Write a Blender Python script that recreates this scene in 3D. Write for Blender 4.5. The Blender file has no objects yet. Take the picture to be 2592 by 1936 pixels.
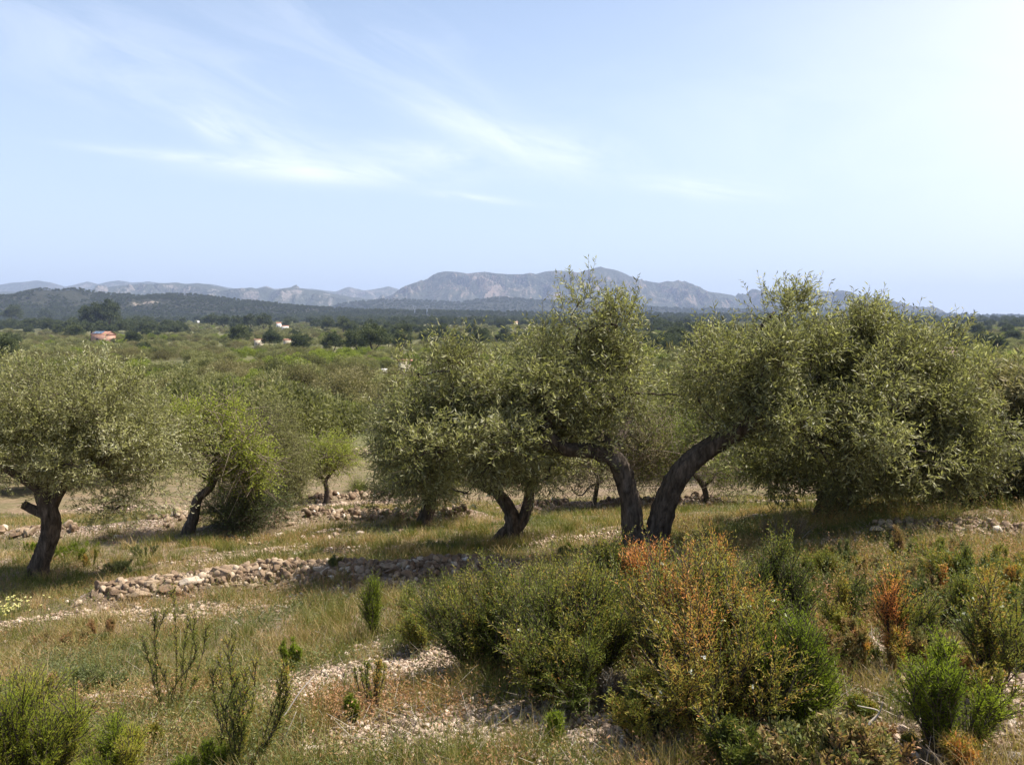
import bpy, math, random
import numpy as np
from mathutils import Vector, Matrix

# ------------------------------------------------------------------ camera, world, sun
SC = bpy.context.scene
COL = SC.collection
F, CU, CV, HOR = 2200.0, 1296.0, 968.0, 808.0           # photo geometry in its own 2592x1936 pixels
PITCH = math.atan((CV - HOR) / F)
cam = bpy.data.cameras.new("camera")
cam.sensor_width = 36.0
cam.lens = 36.0 * F / 2592.0
cam.clip_start, cam.clip_end = 0.05, 40000
cam_o = bpy.data.objects.new("camera", cam)
COL.objects.link(cam_o)
cam_o.location = (0, 0, 0)
cam_o.rotation_euler = (math.pi / 2 - PITCH, 0, 0)
SC.camera = cam_o

SUN_EL, SUN_AZ = math.radians(61), math.radians(72)      # azimuth to the right of the view direction
W = bpy.data.worlds.new("World")
SC.world = W
W.use_nodes = True
sun = bpy.data.lights.new("sun", "SUN")
sun.energy = 4.9
sun.angle = math.radians(0.53)
sun.color = (1.0, 0.95, 0.86)
sun_o = bpy.data.objects.new("sun", sun)
COL.objects.link(sun_o)
sd = Vector((math.sin(SUN_AZ) * math.cos(SUN_EL), math.cos(SUN_AZ) * math.cos(SUN_EL), math.sin(SUN_EL)))
sun_o.rotation_euler = sd.to_track_quat("Z", "Y").to_euler()
SC.view_settings.view_transform = "Standard"
SC.view_settings.look = "None"
SC.view_settings.exposure = 0.9
SC.view_settings.gamma = 1
SC.cycles.max_bounces = 6
SC.cycles.diffuse_bounces = 2
SC.cycles.glossy_bounces = 1
SC.cycles.transmission_bounces = 3
SC.cycles.volume_bounces = 0
SC.cycles.transparent_max_bounces = 4
SC.cycles.use_denoising = True


class NT:
    """small helper to write node trees"""
    def __init__(self, nt):
        self.nt = nt

    def n(self, typ, **kw):
        nd = self.nt.nodes.new(typ)
        for k, v in kw.items():
            if k.startswith("i_"):
                nd.inputs[int(k[2:])].default_value = v
            else:
                setattr(nd, k, v)
        return nd

    def link(self, a, b):
        self.nt.links.new(a, b)

    def val(self, sock, x):
        if hasattr(x, "is_linked") or isinstance(x, bpy.types.NodeSocket):
            self.nt.links.new(x, sock)
        else:
            sock.default_value = x

    def m(self, op, a, b=None, c=None, clamp=False):
        nd = self.nt.nodes.new("ShaderNodeMath")
        nd.operation = op
        nd.use_clamp = clamp
        self.val(nd.inputs[0], a)
        if b is not None:
            self.val(nd.inputs[1], b)
        if c is not None:
            self.val(nd.inputs[2], c)
        return nd.outputs[0]

    def smooth(self, x, lo, hi):
        nd = self.nt.nodes.new("ShaderNodeMapRange")
        nd.interpolation_type = "SMOOTHSTEP"
        self.val(nd.inputs[0], x)
        nd.inputs[1].default_value = lo
        nd.inputs[2].default_value = hi
        return nd.outputs[0]

    def mix(self, f, a, b):
        nd = self.nt.nodes.new("ShaderNodeMix")
        nd.data_type = "RGBA"
        self.val(nd.inputs[0], f)
        for s, x in ((nd.inputs[6], a), (nd.inputs[7], b)):
            if isinstance(x, (tuple, list)):
                s.default_value = (x[0], x[1], x[2], 1)
            else:
                self.nt.links.new(x, s)
        return nd.outputs[2]

    def noise(self, vec, scale, detail=4, rough=0.55, dist=0.0):
        nd = self.n("ShaderNodeTexNoise")
        nd.inputs["Scale"].default_value = scale
        nd.inputs["Detail"].default_value = detail
        nd.inputs["Roughness"].default_value = rough
        nd.inputs["Distortion"].default_value = dist
        if vec is not None:
            self.link(vec, nd.inputs["Vector"])
        return nd.outputs["Fac"]

    def ramp(self, f, stops, interp="LINEAR"):
        nd = self.n("ShaderNodeValToRGB")
        cr = nd.color_ramp
        cr.interpolation = interp
        while len(cr.elements) > 1:
            cr.elements.remove(cr.elements[-1])
        cr.elements[0].position = stops[0][0]
        cr.elements[0].color = (*stops[0][1], 1)
        for p, c in stops[1:]:
            e = cr.elements.new(p)
            e.color = (*c, 1)
        self.link(f, nd.inputs[0])
        return nd.outputs[0]


def build_world():
    t = NT(W.node_tree)
    W.node_tree.nodes.clear()
    out = t.n("ShaderNodeOutputWorld")
    bg = t.n("ShaderNodeBackground")
    bg.inputs[1].default_value = 0.093
    t.link(bg.outputs[0], out.inputs[0])
    sky = t.n("ShaderNodeTexSky")
    sky.sky_type = "NISHITA"
    sky.sun_disc = False
    sky.sun_elevation = SUN_EL
    sky.sun_rotation = SUN_AZ
    sky.altitude = 300
    sky.air_density = 1.0
    sky.dust_density = 2.2
    sky.ozone_density = 2.4
    tc = t.n("ShaderNodeTexCoord")
    sp = t.n("ShaderNodeSeparateXYZ")
    t.link(tc.outputs["Generated"], sp.inputs[0])
    yy = t.m("MAXIMUM", sp.outputs[1], 0.08)
    a = t.m("DIVIDE", sp.outputs[0], yy)
    e = t.m("DIVIDE", sp.outputs[2], yy)
    front = t.smooth(sp.outputs[1], 0.1, 0.4)
    total = None

    def streak(u, v, hl, ht, ang, amp, scale, sx=1.0, sy=7.0, lo=0.42, hi=0.75, seed=0.0):
        """a cirrus streak high up in the sky: a soft oval in tangent space, broken by drawn-out noise"""
        nonlocal total
        ca, sa = math.cos(math.radians(ang)), math.sin(math.radians(ang))
        a0, e0 = (u - CU) / F, (HOR - v) / F
        da, de = t.m("SUBTRACT", a, a0), t.m("SUBTRACT", e, e0)
        p = t.m("ADD", t.m("MULTIPLY", da, ca), t.m("MULTIPLY", de, sa))
        q = t.m("SUBTRACT", t.m("MULTIPLY", de, ca), t.m("MULTIPLY", da, sa))
        pn, qn = t.m("DIVIDE", p, hl / F), t.m("DIVIDE", q, ht / F)
        r = t.m("ADD", t.m("MULTIPLY", pn, pn), t.m("MULTIPLY", qn, qn))
        mask = t.m("EXPONENT", t.m("MULTIPLY", r, -1.4))
        cb = t.n("ShaderNodeCombineXYZ")
        t.link(t.m("MULTIPLY", p, sx), cb.inputs[0])
        t.link(t.m("MULTIPLY", q, sy), cb.inputs[1])
        cb.inputs[2].default_value = seed
        nz = t.smooth(t.noise(cb.outputs[0], scale, 12, 0.68, 0.9), lo, hi)
        v_ = t.m("MULTIPLY", t.m("MULTIPLY", mask, nz), amp)
        total = v_ if total is None else t.m("ADD", total, v_)

    streak(830, 440, 330, 34, -3, 0.95, 6, 1, 5, 0.25, 0.62, 1)
    streak(480, 405, 300, 16, -5, 0.6, 7, 1, 7, 0.35, 0.65, 2)
    streak(1240, 345, 250, 50, -23, 0.8, 6, 1, 3.5, 0.25, 0.75, 3)
    streak(1420, 385, 170, 60, -12, 0.75, 7, 1, 3, 0.25, 0.75, 4)
    streak(1120, 405, 300, 40, -4, 0.6, 7, 1, 4, 0.3, 0.66, 5)
    streak(560, 330, 70, 36, -20, 0.7, 9, 1, 3, 0.35, 0.7, 6)
    streak(700, 370, 260, 60, -18, 0.5, 6, 1, 4, 0.35, 0.7, 11)
    streak(1780, 482, 210, 30, -4, 0.65, 7, 1, 5, 0.3, 0.66, 7)
    streak(1200, 505, 150, 11, -6, 0.7, 7, 1, 5, 0.3, 0.66, 8)
    streak(350, 170, 650, 170, -18, 0.38, 4, 1, 5, 0.35, 0.75, 9)
    streak(900, 120, 600, 180, -28, 0.30, 4, 1, 5, 0.38, 0.75, 10)
    streak(2100, 300, 900, 260, 6, 0.22, 3, 1, 3, 0.35, 0.75, 12)
    fac = t.m("MULTIPLY", t.m("MULTIPLY", total, front), 0.54, clamp=True)
    # pale air towards the horizon and around the sun
    dot = t.n("ShaderNodeVectorMath", operation="DOT_PRODUCT")
    t.link(tc.outputs["Generated"], dot.inputs[0])
    dot.inputs[1].default_value = (math.sin(1.31) * .985, math.cos(1.31) * .985, .17)
    glow = t.m("MULTIPLY", t.m("POWER", t.m("MAXIMUM", dot.outputs["Value"], 0.0), 4.8), 2.3, clamp=True)
    skc = t.mix(glow, sky.outputs[0], (10.4, 9.3, 9.5))
    veil = t.m("MULTIPLY", t.m("SUBTRACT", 1.0, t.smooth(sp.outputs[2], -0.04, 0.60)), 0.68)
    skc = t.mix(veil, skc, (5.1, 6.05, 7.6))
    skc = t.mix(fac, skc, (8.2, 8.4, 8.8))
    t.link(skc, bg.inputs[0])


build_world()

# ------------------------------------------------------------------ maths helpers
cp, sp_ = math.cos(PITCH), math.sin(PITCH)


def ray(u, v):
    a, b = (u - CU) / F, (CV - v) / F
    return np.array([a, cp + b * sp_, -sp_ + b * cp])


def at(u, v, Y):
    d = ray(u, v)
    return d * (Y / d[1])


def _h2(i, j, s):
    n = (i.astype(np.int64) * 374761393 + j.astype(np.int64) * 668265263 + s * 974634777) & 0x7fffffff
    n = ((n ^ (n >> 13)) * 1274126177) & 0x7fffffff
    return ((n ^ (n >> 16)) & 0xffff) / 65535.0


def vn(x, y, s=0):
    xi, yi = np.floor(x), np.floor(y)
    fx, fy = x - xi, y - yi
    fx, fy = fx * fx * (3 - 2 * fx), fy * fy * (3 - 2 * fy)
    xi, yi = xi.astype(np.int64), yi.astype(np.int64)
    return (_h2(xi, yi, s) * (1 - fx) + _h2(xi + 1, yi, s) * fx) * (1 - fy) + \
           (_h2(xi, yi + 1, s) * (1 - fx) + _h2(xi + 1, yi + 1, s) * fx) * fy


def fbm(x, y, s=0, o=4, ridged=False):
    r, a, t = 0.0, 1.0, 0.0
    for k in range(o):
        n = vn(x * 2 ** k + 17.3 * k, y * 2 ** k - 9.1 * k, s + k)
        if ridged:
            n = 1 - np.abs(2 * n - 1)
        r = r + a * n
        t += a
        a *= 0.5
    return r / t


PY = [-30, 0, 3, 4, 9, 12, 20, 32, 42, 55, 110, 190, 300, 420, 600, 1200, 2000, 3500, 20000]
PZ = [-1.0, -1.23, -1.60, -1.745, -2.37, -2.88, -4.2, -5.4, -6.2, -7.05, -8.85, -10.9, -12.5, -12.3, -12.3, -9, -5, -3, -3]


def H0(x, y):
    x, y = np.asarray(x, float), np.asarray(y, float)
    z = np.interp(y, PY, PZ)
    c = np.interp(y, [0, 8, 14, 40, 90], [0.10, 0.10, 0.03, 0.02, 0.0])
    return z + c * np.clip(x, -25, 25)


def G0(u, v, h=H0, t0=.5):
    d = ray(u, v)
    lo, t = t0, t0
    while t < 6000:
        t2 = t * 1.02
        p = d * t2
        if p[2] < h(p[0], p[1]):
            lo, hi = t, t2
            for _ in range(30):
                m = (lo + hi) / 2
                p = d * m
                if p[2] < h(p[0], p[1]):
                    hi = m
                else:
                    lo = m
            return d * hi
        t = t2
    return d * 2000


# stone walls: pixel polylines laid on the slope -> real polylines; (points, half width, height)
WALLS = {
    "front": ([(270, 1515), (420, 1505), (560, 1482), (700, 1462), (860, 1462), (1000, 1464), (1150, 1450), (1260, 1444)], .32, .15),
    "middle": ([(560, 1345), (640, 1336), (720, 1328), (860, 1322), (1000, 1326), (1180, 1316)], .36, .16),
    "upper": ([(780, 1272), (860, 1266), (950, 1262), (1050, 1262)], .35, .14),
    "left": ([(-120, 1380), (0, 1375), (80, 1372), (180, 1366), (280, 1356), (380, 1342), (500, 1330)], .40, .16),
    "right": ([(2205, 1352), (2290, 1346), (2400, 1348), (2520, 1354), (2680, 1362)], .17, .06),
    "behind": ([(1330, 1295), (1460, 1286), (1600, 1282), (1800, 1275)], .30, .14),
}
WPL = {}
for k_, (pts_, hw_, hh_) in WALLS.items():
    WPL[k_] = (np.array([G0(u, v)[:2] for u, v in pts_]), hw_, hh_)


def seg_dist(x, y, pl):
    best = np.full(np.shape(x), 1e9)
    for (ax, ay), (bx, by) in zip(pl[:-1], pl[1:]):
        dx, dy = bx - ax, by - ay
        t = np.clip(((x - ax) * dx + (y - ay) * dy) / (dx * dx + dy * dy), 0, 1)
        best = np.minimum(best, np.hypot(x - ax - t * dx, y - ay - t * dy))
    return best


def H(x, y):
    x, y = np.asarray(x, float), np.asarray(y, float)
    z = H0(x, y)
    near = np.clip(1.3 - y / 60.0, 0, 1)
    z = z + (fbm(x * .8, y * .8, 5, 3) - .5) * .16 * near + (fbm(x * 5, y * 5, 6, 2) - .5) * .035 * near
    far = np.clip((y - 60) / 300, 0, 1)
    z = z + (fbm(x / 90, y / 90, 8, 3) - .5) * 4 * far
    for pl, hw, hh in WPL.values():
        d = seg_dist(x, y, pl)
        z = z + hh * np.exp(-(d / hw) ** 2)
    return z


def Hs(x, y):
    return float(H(np.array([x]), np.array([y]))[0])


def G(u, v):
    return G0(u, v, Hs)


def obj_mesh(name, V, Fc, mat=None, parent=None, tint=None, smooth=False, loc=None, extra=None, mats=None, mi=None):
    """link one mesh; V is in world space unless loc is given (then V - loc is stored)"""
    V = np.asarray(V, dtype=np.float32)
    Fc = np.asarray(Fc, dtype=np.int32)
    me = bpy.data.meshes.new(name)
    if loc is not None:
        V = V - np.asarray(loc, dtype=np.float32)
    me.vertices.add(len(V))
    me.vertices.foreach_set("co", V.ravel())
    k = Fc.shape[1]
    me.loops.add(Fc.size)
    me.loops.foreach_set("vertex_index", Fc.ravel())
    me.polygons.add(len(Fc))
    me.polygons.foreach_set("loop_start", np.arange(0, Fc.size, k, dtype=np.int32))
    me.polygons.foreach_set("loop_total", np.full(len(Fc), k, dtype=np.int32))
    if smooth:
        me.polygons.foreach_set("use_smooth", np.ones(len(Fc), dtype=bool))
    me.update(calc_edges=True)
    if tint is not None:
        at_ = me.attributes.new("tint", "FLOAT", "POINT")
        at_.data.foreach_set("value", np.asarray(tint, dtype=np.float32))
    if extra:
        for nm, arr in extra.items():
            at_ = me.attributes.new(nm, "FLOAT", "POINT")
            at_.data.foreach_set("value", np.asarray(arr, dtype=np.float32))
    for m_ in (mats or ([mat] if mat else [])):
        me.materials.append(m_)
    if mi is not None:
        me.polygons.foreach_set("material_index", np.asarray(mi, dtype=np.int32))
    o = bpy.data.objects.new(name, me)
    COL.objects.link(o)
    if parent is not None:
        o.parent = parent
    elif loc is not None:
        o.location = Vector([float(c) for c in loc])
    return o


def empty(name, loc, label, cat, group=None):
    o = bpy.data.objects.new(name, None)
    o.empty_display_size = 0.2
    COL.objects.link(o)
    o.location = Vector([float(c) for c in loc])
    o["label"] = label
    o["category"] = cat
    if group:
        o["group"] = group
    return o


def tag(o, label=None, cat=None, group=None, kind=None):
    for k, v in (("label", label), ("category", cat), ("group", group), ("kind", kind)):
        if v:
            o[k] = v
    return o


# ------------------------------------------------------------------ materials
def new_mat(name):
    m = bpy.data.materials.new(name)
    m.use_nodes = True
    m.node_tree.nodes.clear()
    t = NT(m.node_tree)
    out = t.n("ShaderNodeOutputMaterial")
    return m, t, out


def leaf_mat(name, stops, transl=0.35, rough=0.5, spec=0.35, rnd=0.0, tcol=1.2):
    m, t, out = new_mat(name)
    at_ = t.n("ShaderNodeAttribute", attribute_name="tint")
    f = at_.outputs["Fac"]
    if rnd:
        oi = t.n("ShaderNodeObjectInfo")
        f = t.m("ADD", f, t.m("MULTIPLY", t.m("SUBTRACT", oi.outputs["Random"], 0.5), rnd), clamp=True)
    c = t.ramp(f, stops)
    pr = t.n("ShaderNodeBsdfPrincipled")
    t.link(c, pr.inputs["Base Color"])
    pr.inputs["Roughness"].default_value = rough
    pr.inputs["Specular IOR Level"].default_value = spec
    tr = t.n("ShaderNodeBsdfTranslucent")
    g = t.n("ShaderNodeMix", data_type="RGBA", blend_type="MULTIPLY")
    g.inputs[0].default_value = 1
    t.link(c, g.inputs[6])
    g.inputs[7].default_value = (tcol, tcol * 1.08, tcol * 0.65, 1)
    t.link(g.outputs[2], tr.inputs[0])
    ms = t.n("ShaderNodeMixShader")
    ms.inputs[0].default_value = transl
    t.link(pr.outputs[0], ms.inputs[1])
    t.link(tr.outputs[0], ms.inputs[2])
    t.link(ms.outputs[0], out.inputs[0])
    return m


def simple_mat(name, col, rough=0.8, spec=0.3, var=0.0, scale=3.0, bump=0.0):
    m, t, out = new_mat(name)
    pr = t.n("ShaderNodeBsdfPrincipled")
    pr.inputs["Roughness"].default_value = rough
    pr.inputs["Specular IOR Level"].default_value = spec
    tc = t.n("ShaderNodeTexCoord")
    n = t.noise(tc.outputs["Object"], scale, 6, 0.6)
    lo = tuple(max(0, c * (1 - var)) for c in col)
    hi = tuple(min(1, c * (1 + var)) for c in col)
    t.link(t.ramp(n, [(0.3, lo), (0.7, hi)]), pr.inputs["Base Color"])
    if bump:
        b = t.n("ShaderNodeBump")
        b.inputs[0].default_value = bump
        t.link(n, b.inputs["Height"])
        t.link(b.outputs[0], pr.inputs["Normal"])
    t.link(pr.outputs[0], out.inputs[0])
    return m


M = {}
M["olive"] = leaf_mat("olive leaves", [(0, (.110, .108, .046)), (.35, (.200, .196, .078)), (.62, (.295, .280, .118)), (.82, (.41, .385, .18)), (1, (.56, .53, .36))], .42, .5, .35)
M["olive_far"] = leaf_mat("olive foliage", [(0, (.080, .082, .030)), (.4, (.160, .160, .060)), (.75, (.250, .240, .100)), (1, (.34, .32, .16))], .36, .65, .2, .45)
M["twiggy"] = leaf_mat("brown twiggy foliage", [(0, (.080, .072, .034)), (.4, (.165, .148, .064)), (.75, (.25, .22, .10)), (1, (.31, .26, .15))], .25, .75, .15, .4)
M["almond"] = leaf_mat("bright green leaves", [(0, (.085, .105, .022)), (.5, (.19, .225, .032)), (1, (.35, .37, .060))], .40, .55, .3, .3)
M["pine"] = leaf_mat("dark pine needles", [(0, (.036, .048, .020)), (.5, (.080, .098, .038)), (1, (.140, .155, .062))], .15, .7, .2, .4)
M["broom"] = leaf_mat("dark green bush leaves", [(0, (.035, .050, .014)), (.5, (.075, .105, .028)), (1, (.14, .17, .05))], .3, .6, .3, .2)
M["shrub"] = leaf_mat("shrub leaves", [(0, (.060, .080, .016)), (.25, (.135, .165, .028)), (.42, (.235, .245, .042)), (.58, (.35, .30, .056)), (.78, (.48, .29, .070)), (1, (.74, .28, .095))], .35, .55, .3)
M["lime"] = leaf_mat("fresh green shrub leaves", [(0, (.090, .120, .015)), (.5, (.200, .245, .025)), (.85, (.36, .39, .045)), (1, (.44, .36, .08))], .58, .55, .3)
M["grass"] = leaf_mat("grass blades", [(0, (.080, .095, .018)), (.28, (.155, .170, .032)), (.5, (.235, .200, .060)), (.72, (.34, .22, .095)), (1, (.52, .40, .22))], .35, .6, .3)
M["herb"] = leaf_mat("low herb leaves", [(0, (.120, .140, .058)), (.3, (.165, .185, .055)), (.5, (.26, .22, .075)), (.75, (.33, .205, .09)), (1, (.42, .22, .11))], .3, .6, .3)
M["dry"] = leaf_mat("dry twigs", [(0, (.12, .09, .06)), (.5, (.27, .21, .15)), (1, (.50, .44, .36))], .1, .7, .2)
M["flower"] = leaf_mat("petals", [(0, (.75, .62, .10)), (.5, (.80, .76, .40)), (1, (.85, .83, .80))], .3, .6, .3)

# bark
m, t, out = new_mat("bark")
pr = t.n("ShaderNodeBsdfPrincipled")
pr.inputs["Roughness"].default_value = .9
pr.inputs["Specular IOR Level"].default_value = .2
tc = t.n("ShaderNodeTexCoord")
mp = t.n("ShaderNodeMapping")
mp.inputs["Scale"].default_value = (1, 1, .28)
t.link(tc.outputs["Object"], mp.inputs[0])
n1 = t.noise(mp.outputs[0], 26, 8, .68, .4)
n2 = t.noise(tc.outputs["Object"], 5, 4, .5)
c = t.ramp(n1, [(.32, (.020, .014, .010)), (.5, (.085, .065, .048)), (.66, (.17, .13, .10)), (.8, (.30, .25, .20))])
c = t.mix(t.m("MULTIPLY", t.smooth(n2, .55, .8), .45), c, (.24, .215, .19))
t.link(c, pr.inputs["Base Color"])
b = t.n("ShaderNodeBump")
b.inputs[0].default_value = 1.0
b.inputs[1].default_value = .02
t.link(n1, b.inputs["Height"])
t.link(b.outputs[0], pr.inputs["Normal"])
t.link(pr.outputs[0], out.inputs[0])
M["bark"] = m

# stones: per-vertex tint picks the stone's own colour
def stone_mat(name, stops):
    m, t, out = new_mat(name)
    pr = t.n("ShaderNodeBsdfPrincipled")
    pr.inputs["Roughness"].default_value = .88
    pr.inputs["Specular IOR Level"].default_value = .25
    at_ = t.n("ShaderNodeAttribute", attribute_name="tint")
    oi = t.n("ShaderNodeObjectInfo")
    tc = t.n("ShaderNodeTexCoord")
    n1 = t.noise(tc.outputs["Object"], 14, 7, .65)
    f = t.m("ADD", at_.outputs["Fac"], t.m("MULTIPLY", t.m("SUBTRACT", n1, .5), .55), clamp=True)
    c = t.ramp(f, stops)
    n2 = t.noise(tc.outputs["Object"], 6, 5, .6, .5)
    c = t.mix(t.m("MULTIPLY", t.smooth(n2, .55, .75), .5), c, (.30, .17, .085))
    t.link(c, pr.inputs["Base Color"])
    b = t.n("ShaderNodeBump")
    b.inputs[0].default_value = .7
    b.inputs[1].default_value = .012
    t.link(n1, b.inputs["Height"])
    t.link(b.outputs[0], pr.inputs["Normal"])
    t.link(pr.outputs[0], out.inputs[0])
    return m


M["stone"] = stone_mat("brown limestone", [(0, (.115, .075, .045)), (.3, (.20, .135, .085)), (.6, (.32, .235, .155)), (.85, (.46, .37, .27)), (1, (.70, .63, .53))])
M["gravel"] = stone_mat("pale gravel", [(0, (.17, .115, .08)), (.35, (.31, .22, .155)), (.7, (.45, .34, .25)), (1, (.64, .53, .43))])

# ground
m, t, out = new_mat("ground soil")
pr = t.n("ShaderNodeBsdfPrincipled")
pr.inputs["Roughness"].default_value = .95
pr.inputs["Specular IOR Level"].default_value = .15
tc = t.n("ShaderNodeTexCoord")
P = tc.outputs["Object"]
bare = t.n("ShaderNodeAttribute", attribute_name="bare").outputs["Fac"]
far = t.n("ShaderNodeAttribute", attribute_name="far").outputs["Fac"]
n1 = t.noise(P, 1.3, 8, .6)
n2 = t.noise(P, 9, 8, .65)
n3 = t.noise(P, 60, 5, .6)
soil = t.ramp(n2, [(.3, (.13, .085, .052)), (.5, (.22, .15, .095)), (.7, (.33, .245, .165))])
herb = t.ramp(n2, [(.3, (.060, .055, .024)), (.5, (.115, .105, .045)), (.7, (.20, .165, .085))])
vo = t.n("ShaderNodeTexVoronoi")
vo.inputs["Scale"].default_value = 26
t.link(P, vo.inputs["Vector"])
peb = t.ramp(vo.outputs["Color"], [(.0, (.24, .165, .12)), (.5, (.42, .32, .24)), (1, (.60, .50, .41))])
edge = t.smooth(vo.outputs["Distance"], .30, .62)
peb = t.mix(edge, peb, (.15, .10, .07))
near = t.mix(t.smooth(t.m("ADD", t.m("MULTIPLY", n1, .5), t.m("MULTIPLY", n3, .5)), .42, .56), herb, soil)
near = t.mix(t.m("MULTIPLY", bare, t.smooth(n2, .30, .5)), near, peb)
nf = t.noise(P, .035, 6, .6)
nf2 = t.noise(P, .4, 6, .65)
fc = t.ramp(nf2, [(.3, (.075, .080, .032)), (.48, (.125, .120, .052)), (.64, (.16, .14, .065)), (.8, (.24, .19, .11))])
fc = t.mix(t.smooth(nf, .5, .7), fc, t.ramp(nf2, [(.35, (.060, .080, .028)), (.7, (.14, .14, .055))]))
col = t.mix(far, near, fc)
t.link(col, pr.inputs["Base Color"])
b = t.n("ShaderNodeBump")
b.inputs[0].default_value = .8
b.inputs[1].default_value = .03
t.link(t.m("ADD", n3, t.m("MULTIPLY", t.m("SUBTRACT", 1.0, edge), bare)), b.inputs["Height"])
t.link(b.outputs[0], pr.inputs["Normal"])
t.link(pr.outputs[0], out.inputs[0])
M["ground"] = m


def mountain_mat(name, scrub, scrub2, rock, rock2, amount, scale):
    m, t, out = new_mat(name)
    pr = t.n("ShaderNodeBsdfPrincipled")
    pr.inputs["Roughness"].default_value = .95
    pr.inputs["Specular IOR Level"].default_value = .1
    tc = t.n("ShaderNodeTexCoord")
    P = tc.outputs["Object"]
    mp = t.n("ShaderNodeMapping")
    mp.inputs["Scale"].default_value = (1, .6, 1.6)
    t.link(P, mp.inputs[0])
    n1 = t.noise(mp.outputs[0], scale, 8, .68, .3)
    n2 = t.noise(P, scale * 9, 6, .7)
    rk = t.n("ShaderNodeAttribute", attribute_name="rock").outputs["Fac"]
    f = t.m("ADD", t.m("ADD", t.m("MULTIPLY", t.m("SUBTRACT", n1, .5), 1.8), t.m("MULTIPLY", t.m("SUBTRACT", n2, .5), 2.2)), t.m("MULTIPLY", rk, .8))
    f = t.smooth(f, amount, amount + .35)
    sc = t.mix(t.smooth(n2, .35, .65), scrub, scrub2)
    rc = t.mix(t.smooth(t.noise(P, scale * 4, 6, .6), .4, .62), rock, rock2)
    t.link(t.mix(f, sc, rc), pr.inputs["Base Color"])
    b = t.n("ShaderNodeBump")
    b.inputs[0].default_value = 1
    b.inputs[1].default_value = .16 / scale
    t.link(t.noise(P, scale * 6, 8, .7), b.inputs["Height"])
    t.link(b.outputs[0], pr.inputs["Normal"])
    t.link(pr.outputs[0], out.inputs[0])
    return m


M["massif"] = mountain_mat("massif rock and scrub", (.040, .048, .028), (.07, .07, .05), (.25, .185, .145), (.18, .155, .135), .38, .008)
M["range"] = mountain_mat("range rock and scrub", (.040, .048, .030), (.07, .075, .05), (.26, .22, .19), (.20, .18, .165), .34, .012)
M["hill"] = mountain_mat("wooded hill slope", (.030, .036, .020), (.050, .048, .030), (.26, .21, .165), (.26, .23, .19), .50, .012)

# ------------------------------------------------------------------ ground sheet
ys = [-26, -20, -14, -9, -5, -2, 0, 1]
y = 1.6
while y < 12000:
    ys.append(y)
    y += max(.045, y * .0105)
ys = np.array(ys)
cols = 420
s = np.linspace(-1, 1, cols)
s = np.sign(s) * np.abs(s) ** 1.25
half = 14 + np.abs(ys) * .95
X = s[None, :] * half[:, None]
Y = np.repeat(ys[:, None], cols, 1)
Z = H(X, Y)

# gravel patches, measured on the slope: (u, v, rx, ry metres, strength)
PATCH = [(960, 1700, .55, .48, 1), (830, 1740, .35, .30, 1), (1120, 1680, .35, .25, 1), (2160, 1650, .16, .28, 1),
         (980, 1890, .35, .20, .8), (1200, 1870, .5, .2, .6), (1560, 1840, .55, .3, .85), (1750, 1880, .4, .25, .7), (1300, 1880, .5, .2, .6), (1650, 1910, .5, .15, .6),
         (100, 1565, 1.0, .14, .55), (330, 1550, 1.0, .16, .7), (600, 1545, .9, .14, .6), (700, 1515, .8, .2, .6), (900, 1495, .6, .15, .5),
         (300, 1770, .35, .18, .6), (620, 1405, .7, .35, .9), (760, 1370, .7, .2, .4), (1450, 1362, .9, .2, .8),
         (2050, 1380, .35, .15, .9), (2570, 1740, .35, .35, 1), (2540, 1830, .3, .3, .8), (2380, 1365, 1.0, .12, .7),
         (900, 1145, 1.8, 2.0, 1), (860, 1278, 1.8, .5, .7), (1000, 1385, 1.2, .3, .4), (300, 1290, 1.2, .4, .4), (1900, 1275, 2.5, .4, .6),
         (720, 1352, 1.2, .2, .5), (2270, 1885, .2, .1, .5), (1500, 1500, .5, .3, .5)]
PW = [(*G0(u, v)[:2], rx, ry, st) for u, v, rx, ry, st in PATCH]


def bareness(x, y):
    r = np.zeros(np.shape(x))
    w = (fbm(x * 2.2, y * 2.2, 31, 4) - .5)
    for px, py, rx, ry, st in PW:
        d = ((x - px) / rx) ** 2 + ((y - py) / ry) ** 2
        r = np.maximum(r, st * np.clip(1.45 - d + w * 2.6, 0, 1))
    for pl, hw, hh in WPL.values():
        r = np.maximum(r, np.clip(1.25 - seg_dist(x, y, pl) / hw + w * 1.5, 0, 1))
    g = fbm(x * .9, y * .9, 44, 4)
    return np.maximum(r, np.clip((g - .66) * 7, 0, .7))


idx = np.arange(len(ys) * cols).reshape(len(ys), cols)
Fc = np.stack([idx[:-1, :-1], idx[:-1, 1:], idx[1:, 1:], idx[1:, :-1]], -1).reshape(-1, 4)
go = obj_mesh("ground", np.stack([X, Y, Z], -1).reshape(-1, 3), Fc, M["ground"], smooth=True,
              extra={"bare": bareness(X, Y).ravel(), "far": np.clip((Y - 18) / 30, 0, 1).ravel()})
tag(go, kind="structure")


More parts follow.
